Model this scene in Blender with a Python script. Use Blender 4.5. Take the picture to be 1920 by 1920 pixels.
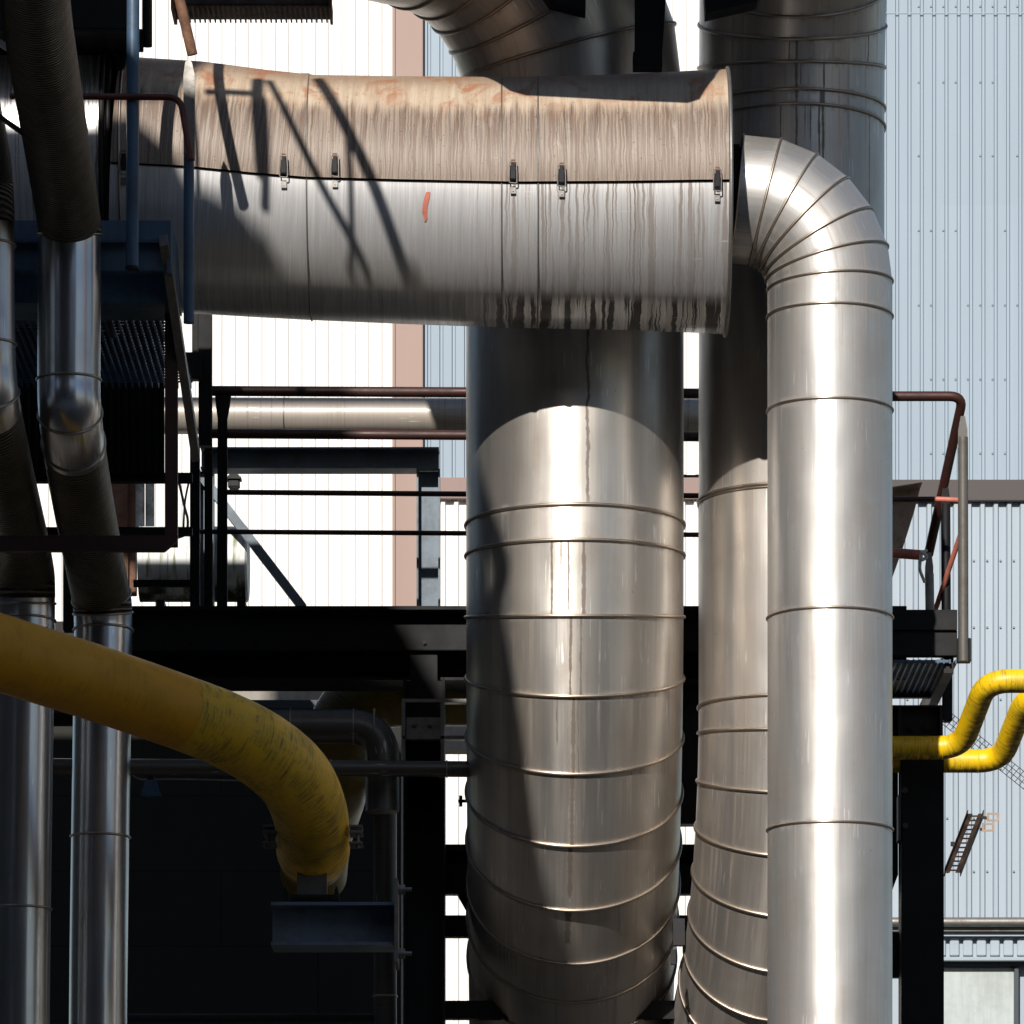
import bpy, bmesh, math, random
from mathutils import Vector, Matrix
R_ = math.radians
random.seed(7)
for o in list(bpy.data.objects): bpy.data.objects.remove(o)
sc = bpy.context.scene
COL = sc.collection

# ------------------------------------------------------------------ camera
F = 10000.0; HZ = 2960.0; EYE = 1.6          # focal length and eye line, in pixels of a 1920 px picture
cam = bpy.data.objects.new('camera', bpy.data.cameras.new('camera')); COL.objects.link(cam)
cam.location = (0, 0, EYE); cam.rotation_euler = (R_(90), 0, 0)
cam.data.sensor_width = 36; cam.data.lens = 36*F/1920; cam.data.shift_y = (HZ-960)/1920
cam.data.clip_start = 0.5; cam.data.clip_end = 2000
sc.camera = cam
# ------------------------------------------------------------------ sky, sun, exposure
SUN_EL = 29.0; SUN_AZ = 13.0                 # sun behind the camera, 13 degrees to its left
w = bpy.data.worlds.new('World'); sc.world = w; w.use_nodes = True
wn = w.node_tree; sky = wn.nodes.new('ShaderNodeTexSky'); sky.sky_type = 'NISHITA'; sky.sun_disc = False
sky.sun_elevation = R_(SUN_EL); sky.sun_rotation = R_(180+SUN_AZ)
sky.air_density = 1.0; sky.dust_density = 0.6; sky.ozone_density = 1.0
wn.links.new(sky.outputs[0], wn.nodes['Background'].inputs[0]); wn.nodes['Background'].inputs[1].default_value = 0.07
TO_SUN = Vector((-math.sin(R_(SUN_AZ))*math.cos(R_(SUN_EL)), -math.cos(R_(SUN_AZ))*math.cos(R_(SUN_EL)), math.sin(R_(SUN_EL))))
sl = bpy.data.lights.new('sun', 'SUN'); sl.energy = 5.0; sl.angle = R_(0.53); sl.color = (1.0, 0.94, 0.86)
so = bpy.data.objects.new('sun', sl); COL.objects.link(so); so.rotation_euler = TO_SUN.to_track_quat('Z', 'Y').to_euler()
so.location = (-5, -10, 40)
sc.view_settings.view_transform = 'Standard'; sc.view_settings.look = 'None'
sc.view_settings.exposure = 0.2; sc.view_settings.gamma = 1.0

# ------------------------------------------------------------------ geometry helpers
def P(px, py, Y):
    return Vector(((px-960)/F*Y, Y, EYE+(HZ-py)/F*Y))
def L(px, Y): return px/F*Y
KX = -TO_SUN.x/TO_SUN.y*-1; KZ = -TO_SUN.z/TO_SUN.y
TX = math.tan(R_(SUN_AZ)); TZ = math.tan(R_(SUN_EL))/math.cos(R_(SUN_AZ))
def VS(p): return (p.x-TX*p.y, p.z+TZ*p.y)           # where a point lies across the sun's rays
def UNVS(v, s, Y): return Vector((v+TX*Y, Y, s-TZ*Y))

def link(name, bm, mats, parent=None, label=None, smooth=False):
    me = bpy.data.meshes.new(name)
    if parent is None:
        xs = [v.co for v in bm.verts]
        lo = Vector((min(c.x for c in xs), min(c.y for c in xs), min(c.z for c in xs)))
        hi = Vector((max(c.x for c in xs), max(c.y for c in xs), max(c.z for c in xs)))
        base = Vector(((lo.x+hi.x)/2, (lo.y+hi.y)/2, lo.z))
        bmesh.ops.translate(bm, verts=bm.verts, vec=-base)
    bmesh.ops.recalc_face_normals(bm, faces=bm.faces)
    if smooth:
        for f in bm.faces: f.smooth = True
    bm.to_mesh(me); bm.free()
    for m in (mats if isinstance(mats, (list, tuple)) else [mats]): me.materials.append(m)
    o = bpy.data.objects.new(name, me); COL.objects.link(o)
    if parent is None: o.location = base
    else:
        o.parent = parent; o.matrix_parent_inverse = parent['_inv_m'] if False else inv_of(parent)
    if label: o['label'] = label
    return o
_world = {}
def inv_of(p):
    m = Matrix.Identity(4); q = p
    while q is not None:
        m = Matrix.Translation(q.location) @ m if q.parent is None else q.matrix_parent_inverse @ Matrix.Translation(q.location) @ m
        q = q.parent
    return m.inverted()
def tag(o, label, cat, group=None, kind=None):
    if label: o['label'] = label
    if cat: o['category'] = cat
    if group: o['group'] = group
    if kind: o['kind'] = kind
    return o
def thing(name, label, cat, loc, group=None):
    o = bpy.data.objects.new(name, None); COL.objects.link(o); o.location = loc; o.empty_display_size = 0.2
    return tag(o, label, cat, group)
def struct(o): o['kind'] = 'structure'; return o

def bx(bm, lo, hi, mi=0, bev=0.0):
    lo, hi = Vector(lo), Vector(hi)
    c = [(lo.x if i & 1 == 0 else hi.x, lo.y if i & 2 == 0 else hi.y, lo.z if i & 4 == 0 else hi.z) for i in range(8)]
    vs = [bm.verts.new(p) for p in c]
    fs = [bm.faces.new([vs[i] for i in q]) for q in ((0,1,3,2),(4,6,7,5),(0,4,5,1),(2,3,7,6),(0,2,6,4),(1,5,7,3))]
    for f in fs: f.material_index = mi
    if bev > 0:
        es = list({e for f in fs for e in f.edges})
        bmesh.ops.bevel(bm, geom=es, offset=bev, segments=2, affect='EDGES')
    return fs
def bpx(bm, x0, y0, x1, y1, Y, dep, mi=0, bev=0.0):           # box whose front face fills a picture rectangle at distance Y
    a = P(x0, y1, Y); b = P(x1, y0, Y)
    bx(bm, (a.x, Y, a.z), (b.x, Y+dep, b.z), mi, bev)
def obx(bm, c, ax, ay, az, sx, sy, sz, mi=0, bev=0.0):        # oriented box
    ax, ay, az = ax.normalized(), ay.normalized(), az.normalized()
    fs = bx(bm, (-sx/2, -sy/2, -sz/2), (sx/2, sy/2, sz/2), mi, 0)
    vs = list({v for f in fs for v in f.verts})
    for v in vs: v.co = c+ax*v.co.x+ay*v.co.y+az*v.co.z
    if bev > 0: bmesh.ops.bevel(bm, geom=list({e for f in fs for e in f.edges}), offset=bev, segments=2, affect='EDGES')
def prism(bm, pts, vec, mi=0):
    a = [bm.verts.new(p) for p in pts]; b = [bm.verts.new(Vector(p)+vec) for p in pts]
    n = len(a); fs = [bm.faces.new(a), bm.faces.new(b[::-1])]
    for i in range(n): fs.append(bm.faces.new((a[i], b[i], b[(i+1) % n], a[(i+1) % n])))
    for f in fs: f.material_index = mi
def barbox(bm, p, q, w, d, mi=0, bev=0.0):                    # straight bar from p to q, w wide in the picture, d deep
    ax = (q-p); l = ax.length; ax.normalize(); ay = Vector((0, 1, 0)); ay = (ay-ax*ay.dot(ax)).normalized(); az = ax.cross(ay)
    obx(bm, (p+q)/2, ax, ay, az, l, d, w, mi, bev)

def uvlay(bm, nm='UVMap'): return bm.loops.layers.uv.get(nm) or bm.loops.layers.uv.new(nm)
def frame0(d):
    e1 = Vector((0, -1, 0)); e1 = e1-d*e1.dot(d)
    if e1.length < 0.3: e1 = Vector((0, 0, 1)); e1 = e1-d*e1.dot(d)
    e1.normalize(); return e1, d.cross(e1)
def tube(bm, path, radii, seg=48, a0=-math.pi, a1=math.pi, caps=True, mi=0, v0=0.0):
    """smooth loft, u = arc length round it (0 at the front), v = length along it"""
    uvl = uvlay(bm)
    n = len(path)
    if not isinstance(radii, (list, tuple)): radii = [radii]*n
    full = abs((a1-a0)-2*math.pi) < 1e-6
    d = (path[1]-path[0]).normalized(); e1, e2 = frame0(d)
    rows = []; vv = v0; vl = []
    for i in range(n):
        dd = (path[min(i+1, n-1)]-path[max(i-1, 0)]).normalized()
        e1 = (e1-dd*e1.dot(dd)).normalized(); e2 = dd.cross(e1)
        if i: vv += (path[i]-path[i-1]).length
        vl.append(vv)
        cnt = seg if full else seg+1
        rows.append([bm.verts.new(path[i]+radii[i]*(math.cos(a)*e1+math.sin(a)*e2)) for a in (a0+(a1-a0)*k/seg for k in range(cnt))])
    r0 = sum(radii)/n
    for i in range(n-1):
        for k in range(seg):
            k2 = (k+1) % len(rows[i])
            f = bm.faces.new((rows[i][k], rows[i][k2], rows[i+1][k2], rows[i+1][k])); f.smooth = True; f.material_index = mi
            u0 = (a0+(a1-a0)*k/seg)*r0; u1 = (a0+(a1-a0)*(k+1)/seg)*r0
            for lp, uv in zip(f.loops, ((u0, vl[i]), (u1, vl[i]), (u1, vl[i+1]), (u0, vl[i+1]))): lp[uvl].uv = uv
    if caps and full:
        for r in (rows[0], rows[-1]):
            vs = [bm.verts.new(v.co) for v in r]
            f = bm.faces.new(vs); f.material_index = mi
    return rows
def mitre(bm, path, R, seg=72, mi=0, caps=True, v0=0.0, anchor=0):
    """straight sheet-metal gores cut on mitre planes; returns the loop of points at every joint"""
    uvl = uvlay(bm); sml = uvlay(bm, 'SEAM'); sgl = uvlay(bm, 'SEG')
    n = len(path); ds = [(path[i+1]-path[i]).normalized() for i in range(n-1)]
    fr = [None]*(n-1); e, _ = frame0(ds[anchor]); fr[anchor] = e
    for i in range(anchor+1, n-1): e = (fr[i-1]-ds[i]*fr[i-1].dot(ds[i])).normalized(); fr[i] = e
    for i in range(anchor-1, -1, -1): e = (fr[i+1]-ds[i]*fr[i+1].dot(ds[i])).normalized(); fr[i] = e
    loops = []; vv = v0
    def pl(i):
        if i == 0: return ds[0]
        if i == n-1: return ds[-1]
        return (ds[i-1]+ds[i]).normalized()
    for i in range(n-1):
        d = ds[i]; e1 = fr[i]; e2 = d.cross(e1)
        ln = (path[i+1]-path[i]).length; rr = []
        for j in (i, i+1):
            nn = pl(j); row = []
            for k in range(seg):
                a = -math.pi+2*math.pi*k/seg
                q = R*(math.cos(a)*e1+math.sin(a)*e2); t = -q.dot(nn)/d.dot(nn)
                row.append((bm.verts.new(path[j]+q+d*t), vv+(ln if j > i else 0)+t))
            rr.append(row)
        for k in range(seg):
            k2 = (k+1) % seg
            f = bm.faces.new((rr[0][k][0], rr[0][k2][0], rr[1][k2][0], rr[1][k][0])); f.smooth = True; f.material_index = mi
            u0 = (-math.pi+2*math.pi*k/seg)*R; u1 = u0+2*math.pi*R/seg
            for lp, uv in zip(f.loops, ((u0, rr[0][k][1]), (u1, rr[0][k2][1]), (u1, rr[1][k2][1]), (u0, rr[1][k][1]))): lp[uvl].uv = uv
            la = rr[1][k][1]-rr[0][k][1]; lb = rr[1][k2][1]-rr[0][k2][1]
            for lp, uv in zip(f.loops, ((la, 0), (lb, 0), (0, lb), (0, la))): lp[sml].uv = uv; lp[sgl].uv = (i, 0)
        if i == 0: loops.append([v.co.copy() for v, _ in rr[0]])
        loops.append([v.co.copy() for v, _ in rr[1]])
        vv += ln
    if caps:
        for lp in (loops[0], loops[-1]): bm.faces.new([bm.verts.new(c) for c in lp])
    return loops
def bead(bm, loop, r, mi=0, grow=0.0, sides=8):
    """thin round bead running round a joint"""
    uvl = uvlay(bm)
    n = len(loop); c = sum(loop, Vector())/n; rows = []
    nrm = (loop[0]-c).cross(loop[n//4]-c).normalized()
    for i, p in enumerate(loop):
        out = (p-c).normalized(); q = p+out*grow
        rows.append([bm.verts.new(q+r*(math.cos(2*math.pi*k/sides)*out+math.sin(2*math.pi*k/sides)*nrm)) for k in range(sides)])
    for i in range(n):
        for k in range(sides):
            f = bm.faces.new((rows[i][k], rows[i][(k+1) % sides], rows[(i+1) % n][(k+1) % sides], rows[(i+1) % n][k])); f.smooth = True; f.material_index = mi
def ring_loop(c, d, R, seg=72):
    e1, e2 = frame0(d.normalized()); return [c+R*(math.cos(a)*e1+math.sin(a)*e2) for a in (-math.pi+2*math.pi*k/seg for k in range(seg))]
def round_path(pts, rad, n=6):
    """polyline with rounded corners"""
    out = [pts[0]]
    for i in range(1, len(pts)-1):
        a = (pts[i-1]-pts[i]); b = (pts[i+1]-pts[i]); r = min(rad, a.length*0.48, b.length*0.48)
        p0 = pts[i]+a.normalized()*r; p1 = pts[i]+b.normalized()*r
        for k in range(n+1):
            t = k/n; out.append(p0*(1-t)**2+pts[i]*2*t*(1-t)+p1*t*t)
    out.append(pts[-1]); return out
def smooth_path(pts, n=8):
    out = []
    for i in range(len(pts)-1):
        p0 = pts[max(i-1, 0)]; p1 = pts[i]; p2 = pts[i+1]; p3 = pts[min(i+2, len(pts)-1)]
        for k in range(n):
            t = k/n
            out.append(0.5*((2*p1)+(p2-p0)*t+(2*p0-5*p1+4*p2-p3)*t*t+(-p0+3*p1-3*p2+p3)*t**3))
    out.append(pts[-1]); return out
def rod(bm, pts, r, rad=0.08, seg=14, mi=0): tube(bm, round_path(pts, rad) if len(pts) > 2 else pts, r, seg, mi=mi)
def bolt(bm, c, ax, r=0.018, h=0.02, mi=0):
    e1, e2 = frame0(ax) if abs(ax.y) < 0.9 else (Vector((1, 0, 0)), Vector((0, 0, 1)))
    prism(bm, [c+r*(math.cos(a)*e1+math.sin(a)*e2) for a in (k*math.pi/3 for k in range(6))], ax*h, mi)
    prism(bm, [c+ax*h+r*0.5*(math.cos(a)*e1+math.sin(a)*e2) for a in (k*math.pi/4 for k in range(8))], ax*h*0.7, mi)
def ibeam_x(bm, x0, x1, y0, y1, Y, dep=0.2, fl=0.018, mi=0):   # beam along the picture, web facing the camera
    a = P(x0, y1, Y); b = P(x1, y0, Y)
    bx(bm, (a.x, Y, b.z-fl), (b.x, Y+dep, b.z), mi); bx(bm, (a.x, Y, a.z), (b.x, Y+dep, a.z+fl), mi)
    bx(bm, (a.x+.001, Y+dep/2-.006, a.z+fl), (b.x-.001, Y+dep/2+.006, b.z-fl), mi)
def ibeam_z(bm, x0, x1, z0, z1, Y, dep=0.2, fl=0.016, mi=0):   # post, web seen between two flanges
    a = P(x0, 0, Y).x; b = P(x1, 0, Y).x
    bx(bm, (a, Y, z0), (a+fl, Y+dep, z1), mi); bx(bm, (b-fl, Y, z0), (b, Y+dep, z1), mi)
    bx(bm, (a+fl, Y+dep/2-.006, z0+.001), (b-fl, Y+dep/2+.006, z1-.001), mi)

# ------------------------------------------------------------------ materials
class N:
    def __init__(s, name):
        s.m = bpy.data.materials.new(name); s.m.use_nodes = True; s.t = s.m.node_tree; s.b = s.t.nodes['Principled BSDF']
    def n(s, typ, ins=None, **kw):
        x = s.t.nodes.new(typ)
        for k, v in kw.items(): setattr(x, k, v)
        for k, v in (ins or {}).items(): s.set(x.inputs[k], v)
        return x
    def set(s, sock, v):
        if isinstance(v, bpy.types.NodeSocket): s.t.links.new(v, sock)
        elif isinstance(v, (tuple, list)) and len(v) == 3 and sock.type == 'RGBA': sock.default_value = (*v, 1)
        else: sock.default_value = v
    def math(s, op, a, b=0.0, c=0.0, clamp=False):
        x = s.n('ShaderNodeMath', {0: a, 1: b, 2: c}, operation=op); x.use_clamp = clamp; return x.outputs[0]
    def uv(s): return s.n('ShaderNodeTexCoord').outputs['UV']
    def obj(s): return s.n('ShaderNodeTexCoord').outputs['Object']
    def sep(s, v):
        x = s.n('ShaderNodeSeparateXYZ', {0: v}); return x.outputs
    def scale(s, v, sx, sy, sz=1): return s.n('ShaderNodeMapping', {'Vector': v, 'Scale': (sx, sy, sz)}).outputs[0]
    def noise(s, v, sc=1.0, det=3.0, rough=0.55, dist=0.0):
        return s.n('ShaderNodeTexNoise', {'Vector': v, 'Scale': sc, 'Detail': det, 'Roughness': rough, 'Distortion': dist}).outputs['Fac']
    def ramp(s, f, a, b, lo=0.0, hi=1.0):
        return s.n('ShaderNodeMapRange', {0: f, 1: a, 2: b, 3: lo, 4: hi}, interpolation_type='SMOOTHSTEP').outputs[0]
    def mix(s, f, a, b, mode='MIX'):
        x = s.n('ShaderNodeMix', {}, data_type='RGBA', blend_type=mode)
        s.set(x.inputs[0], f); s.set(x.inputs[6], a); s.set(x.inputs[7], b); return x.outputs[2]
    def out(s, **kw):
        for k, v in kw.items(): s.set(s.b.inputs[k.replace('_', ' ')], v)
        return s.m
    def brushed(s, broad=0.54, fac=0.5, aniso=0.75):
        """rolled sheet: a broad lobe plus a narrower one drawn out along the pipe by the brushing round it"""
        p = s.b; q = s.n('ShaderNodeBsdfPrincipled'); tan = s.n('ShaderNodeTangent', direction_type='UV_MAP', uv_map='UVMap')
        for nm in ('Base Color', 'Metallic', 'Normal'):
            if p.inputs[nm].is_linked: s.t.links.new(p.inputs[nm].links[0].from_socket, q.inputs[nm])
            elif nm != 'Normal': q.inputs[nm].default_value = p.inputs[nm].default_value
        q.inputs['Roughness'].default_value = broad
        p.inputs['Anisotropic'].default_value = aniso; p.inputs['Anisotropic Rotation'].default_value = 0.25
        s.t.links.new(tan.outputs[0], p.inputs['Tangent'])
        mx = s.n('ShaderNodeMixShader', {0: fac, 1: q.outputs[0], 2: p.outputs[0]}); o = s.t.nodes['Material Output']
        s.t.links.new(mx.outputs[0], o.inputs['Surface']); return s.m
    def bump(s, h, st=0.3, d=0.01, nrm=None):
        ins = {'Strength': st, 'Distance': d, 'Height': h}
        if nrm is not None: ins['Normal'] = nrm
        return s.n('ShaderNodeBump', ins).outputs[0]

def paint(name, col, rough=0.5, dirt=0.3, dcol=(0.03, 0.025, 0.02), sc=3.0, metal=0.0, bmp=0.15):
    k = N(name); k.b.inputs['Specular IOR Level'].default_value = 0.25 if max(col) < 0.02 else 0.5; o = k.obj(); a = k.noise(o, sc, 5, 0.62); b = k.noise(o, sc*9, 4, 0.6); st = k.noise(k.scale(o, 14, 14, 1.2), 1.5, 3)
    m = k.math('MULTIPLY', k.ramp(k.math('ADD', a, k.math('MULTIPLY', b, 0.45)), 0.62, 0.95), dirt)
    c = k.mix(k.math('MULTIPLY', k.ramp(st, 0.3, 0.75), 0.35), col, tuple(x*0.62 for x in col))
    c = k.mix(m, c, dcol)
    return k.out(Base_Color=c, Roughness=k.ramp(a, 0.2, 0.8, rough-0.1, min(1, rough+0.15)), Metallic=metal, Normal=k.bump(b, bmp, 0.004))

def metal(name, base=(0.56, 0.55, 0.54), rough=0.34, su=70, sv=1.2, dents=0.35, drips=(), stain=0.25, stcol=(0.22, 0.14, 0.09), dusty=0.0, seams=True):
    """brushed cladding sheet: su/sv stretch the brushing in u (round) and v (along)"""
    k = N(name); uv = k.uv(); s = k.sep(uv)
    st = k.noise(k.scale(uv, su, sv), 1.0, 4, 0.6); st2 = k.noise(k.scale(uv, su*0.16, sv*0.7), 1.0, 3, 0.5)
    bl = k.noise(k.scale(uv, 2.1, 2.6), 1.0, 5, 0.6, 0.4); fine = k.noise(k.scale(uv, su*3.2, sv*2.5), 1.0, 2, 0.6)
    c = k.mix(k.ramp(st, 0.25, 0.8), tuple(x*0.93 for x in base), tuple(min(1, x*1.04) for x in base))
    c = k.mix(k.math('MULTIPLY', k.ramp(bl, 0.35, 0.75), 0.35), c, tuple(x*y for x, y in zip(base, (0.82, 0.76, 0.70))))
    sm = k.math('MULTIPLY', k.ramp(k.math('ADD', k.math('MULTIPLY', st2, 0.6), k.math('MULTIPLY', bl, 0.5)), 0.56, 0.78), stain)
    c = k.mix(sm, c, stcol)
    bandn = k.noise(k.scale(uv, 5.5, 0.22), 1.0, 3, 0.55); c = k.mix(k.ramp(bandn, 0.30, 0.70), c, k.mix(1.0, c, (1.10, 1.05, 0.99), 'MULTIPLY'))  # brighter, warm reflection bands painted into the colour
    c = k.mix(k.math('MULTIPLY', k.ramp(bandn, 0.52, 0.30), 0.32), c, tuple(x*0.55 for x in base))  # dark reflection bands between them, painted as well
    # scratches: short, thin, crossing
    sc_ = k.n('ShaderNodeMapping', {'Vector': uv, 'Scale': (60, 2.2, 1), 'Rotation': (0, 0, 0.35)}).outputs[0]
    sc2 = k.n('ShaderNodeMapping', {'Vector': uv, 'Scale': (75, 2.8, 1), 'Rotation': (0, 0, -0.9)}).outputs[0]
    gate = k.ramp(k.noise(k.scale(uv, 3.3, 3.3), 1.0, 2), 0.54, 0.66)
    scr = k.math('MULTIPLY', k.math('MAXIMUM', k.ramp(k.noise(sc_, 1.0, 0), 0.70, 0.735), k.ramp(k.noise(sc2, 1.0, 0), 0.72, 0.75)), gate)
    c = k.mix(k.math('MULTIPLY', scr, 0.8), c, (0.85, 0.84, 0.82))
    pits = k.ramp(k.noise(k.scale(uv, 30, 30), 1.0, 2, 0.5), 0.74, 0.79)
    c = k.mix(k.math('MULTIPLY', pits, 0.5), c, (0.10, 0.07, 0.05))
    met = k.math('SUBTRACT', 1.0-dusty, k.math('MULTIPLY', sm, 0.4), clamp=True)
    if seams:      # grime gathered at the joints and run-off fading below them
        q = k.sep(k.n('ShaderNodeUVMap', uv_map='SEAM').outputs[0]); below = q[1]; above = q[0]
        seg = k.sep(k.n('ShaderNodeUVMap', uv_map='SEG').outputs[0])[0]
        gn = k.noise(k.scale(uv, 14, 3), 1.0, 4, 0.6)
        g = k.math('MULTIPLY', k.math('MAXIMUM', k.ramp(below, 0.055, 0.0), k.ramp(above, 0.045, 0.0)), k.ramp(gn, 0.38, 0.68))
        run = k.math('MULTIPLY', k.ramp(k.noise(k.scale(uv, 26, 0.5), 1.0, 3, 0.6), 0.57, 0.66), k.math('MULTIPLY', k.ramp(below, 0.55, 0.0), 0.55))
        g = k.math('MAXIMUM', g, run)
        c = k.mix(k.math('MULTIPLY', g, 0.62), c, (0.17, 0.115, 0.08)); met = k.math('MULTIPLY', met, k.math('SUBTRACT', 1.0, k.math('MULTIPLY', g, 0.5)))
        dm = None; frac = k.math('DIVIDE', below, k.math('MAXIMUM', k.math('ADD', below, above), 0.001))
        for j, (u0, sg_, fa, fb, wd, wob_) in enumerate(drips):
            nz = k.noise(k.n('ShaderNodeCombineXYZ', {0: 3.7*j, 1: k.math('MULTIPLY', s[1], 5.0), 2: 0.0}).outputs[0], 1.0, 3, 0.6)
            x = k.math('ABSOLUTE', k.math('SUBTRACT', k.math('ADD', s[0], k.math('MULTIPLY', k.math('SUBTRACT', nz, 0.5), wob_)), u0))
            wn_ = k.math('MULTIPLY', k.ramp(k.noise(k.n('ShaderNodeCombineXYZ', {0: 9.1*j, 1: k.math('MULTIPLY', s[1], 11.0), 2: 2.0}).outputs[0], 1.0, 2), 0.3, 0.7, 0.55, 1.25), wd)
            e = k.math('SUBTRACT', 1.0, k.math('DIVIDE', x, wn_), clamp=True); e = k.ramp(e, 0.0, 0.55)
            gt = k.math('MULTIPLY', k.ramp(frac, fa-0.01, fa+0.01), k.ramp(frac, fb+0.08, fb-0.02))
            gt = k.math('MULTIPLY', gt, k.math('LESS_THAN', k.math('ABSOLUTE', k.math('SUBTRACT', seg, float(sg_))), 0.4))
            e = k.math('MULTIPLY', e, gt); dm = e if dm is None else k.math('MAXIMUM', dm, e)
        if dm is not None:
            c = k.mix(k.math('MULTIPLY', dm, 0.78), c, (0.085, 0.055, 0.04)); met = k.math('MULTIPLY', met, k.math('SUBTRACT', 1.0, k.math('MULTIPLY', dm, 0.8)))
    ro = k.math('ADD', k.ramp(st, 0.2, 0.8, rough-0.03, rough+0.03), k.math('MULTIPLY', k.ramp(bandn, 0.3, 0.7), 0.09))
    dn = k.noise(k.scale(uv, 1.5, 0.9), 1.0, 2, 0.45)
    nb = k.bump(dn, dents, 0.05); nb = k.bump(fine, 0.06, 0.003, nb)
    k.out(Base_Color=c, Metallic=met, Roughness=ro, Normal=nb)
    return k.brushed(rough+0.15, 0.46, 0.8)

M = {}
M['steel_front'] = metal('brushed_steel_clean', (0.63, 0.63, 0.63), 0.38, stain=0.26, dusty=0.14, dents=0.6)
M['steel_side'] = metal('brushed_steel_side', (0.62, 0.63, 0.66), 0.18, su=25, stain=0.2, dents=0.15, seams=False)
M['seam'] = metal('seam_metal', (0.42, 0.37, 0.32), 0.30, stain=0.5, seams=False)
M['black'] = paint('black_steel_paint', (0.006, 0.0068, 0.0085), 0.6, 0.3, (0.014, 0.011, 0.009))
M['dark'] = paint('dark_steel_paint', (0.012, 0.013, 0.016), 0.55, 0.4, (0.04, 0.025, 0.016))
M['blue'] = paint('blue_steel_paint', (0.05, 0.11, 0.19), 0.42, 0.45, (0.03, 0.03, 0.03))
M['greyblue'] = paint('grey_blue_steel_paint', (0.034, 0.050, 0.066), 0.5, 0.4, (0.04, 0.028, 0.02))
M['frame_blue'] = paint('frame_blue_paint', (0.13, 0.175, 0.22), 0.5, 0.4, (0.05, 0.035, 0.025))
M['rail_dark'] = paint('dull_grey_steel', (0.10, 0.095, 0.085), 0.5, 0.5, (0.05, 0.035, 0.025), 8)
M['slate'] = paint('slate_steel_paint', (0.16, 0.20, 0.26), 0.5, 0.4, (0.08, 0.07, 0.06))
M['red'] = paint('red_oxide_paint', (0.15, 0.035, 0.022), 0.5, 0.6, (0.03, 0.015, 0.012), 6)
M['darkred'] = paint('dark_red_oxide_paint', (0.05, 0.014, 0.011), 0.5, 0.6, (0.012, 0.008, 0.007), 6)
M['coral'] = paint('faded_coral_paint', (0.55, 0.17, 0.12), 0.5, 0.5, (0.12, 0.05, 0.03), 8)
M['rust'] = paint('rusted_steel', (0.20, 0.10, 0.06), 0.8, 0.7, (0.06, 0.025, 0.015), 8)
M['galv'] = paint('galvanised_steel', (0.24, 0.235, 0.225), 0.5, 0.5, (0.14, 0.10, 0.07), 8, 0.7)
M['white_paint'] = paint('stained_white_paint', (0.62, 0.62, 0.58), 0.5, 0.7, (0.10, 0.09, 0.05), 5)
M['soot_paint'] = paint('sooty_paint', (0.05, 0.04, 0.035), 0.7, 0.8, (0.01, 0.008, 0.006), 5)
M['concrete'] = paint('concrete', (0.30, 0.28, 0.25), 0.9, 0.5, (0.16, 0.14, 0.12), 2, bmp=0.5)
M['rail_tan'] = paint('tan_coated_steel', (0.34, 0.25, 0.19), 0.55, 0.5, (0.10, 0.06, 0.04), 8)

def wall_mat(name, col, stain, rough=0.55, lines=True):
    k = N(name); o = k.obj(); s = k.sep(o)
    v = k.noise(k.scale(o, 5, 5, 0.25), 1.0, 4); b = k.noise(o, 0.6, 4)
    c = k.mix(k.ramp(v, 0.35, 0.75), col, tuple(x*0.93 for x in col))
    c = k.mix(k.math('MULTIPLY', k.ramp(b, 0.45, 0.8), 0.25), c, stain)
    sid = k.math('FLOOR', k.math('DIVIDE', s[0], 1.06)); row = k.math('FLOOR', k.math('DIVIDE', s[2], 6.2))
    wn_ = k.n('ShaderNodeTexWhiteNoise', {'Vector': k.n('ShaderNodeCombineXYZ', {0: sid, 1: row, 2: 0.0}).outputs[0]}, noise_dimensions='3D').outputs['Value']
    c = k.mix(k.math('MULTIPLY', wn_, 0.5), c, tuple(x*0.88 for x in col))
    run = k.ramp(k.noise(k.scale(o, 9, 9, 0.12), 1.0, 5, 0.65), 0.55, 0.75); c = k.mix(k.math('MULTIPLY', run, 0.28), c, tuple(x*0.6 for x in stain))
    return k.out(Base_Color=c, Roughness=rough)
M['wall_white'] = wall_mat('white_cladding', (0.80, 0.79, 0.765), (0.68, 0.66, 0.60))
M['wall_blue'] = wall_mat('pale_blue_cladding', (0.265, 0.335, 0.405), (0.25, 0.31, 0.37))
M['wall_blue2'] = wall_mat('pale_grey_cladding', (0.32, 0.38, 0.44), (0.28, 0.33, 0.38))
M['wall_brown'] = wall_mat('faded_brown_cladding', (0.30, 0.205, 0.17), (0.35, 0.25, 0.215))
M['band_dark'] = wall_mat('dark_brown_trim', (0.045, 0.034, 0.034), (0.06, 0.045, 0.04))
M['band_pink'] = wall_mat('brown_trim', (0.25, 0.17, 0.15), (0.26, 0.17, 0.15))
M['door_grey'] = paint('grey_door_paint', (0.42, 0.47, 0.47), 0.6, 0.35, (0.25, 0.26, 0.24), 1.5)
M['dark_wall'] = wall_mat('dark_refl_cladding', (0.05, 0.045, 0.04), (0.08, 0.07, 0.06))  # dark tone of the added blocks that the steel reflects
M['tray'] = paint('brown_tray_steel', (0.018, 0.012, 0.010), 0.6, 0.5, (0.10, 0.06, 0.035), 9)
M['warm_wall'] = wall_mat('warm_refl_wall', (0.52, 0.24, 0.11), (0.40, 0.18, 0.09))  # orange tone of the added block, for warm reflections
M['screw'] = paint('screw_steel', (0.20, 0.24, 0.28), 0.4, 0.2)

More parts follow.
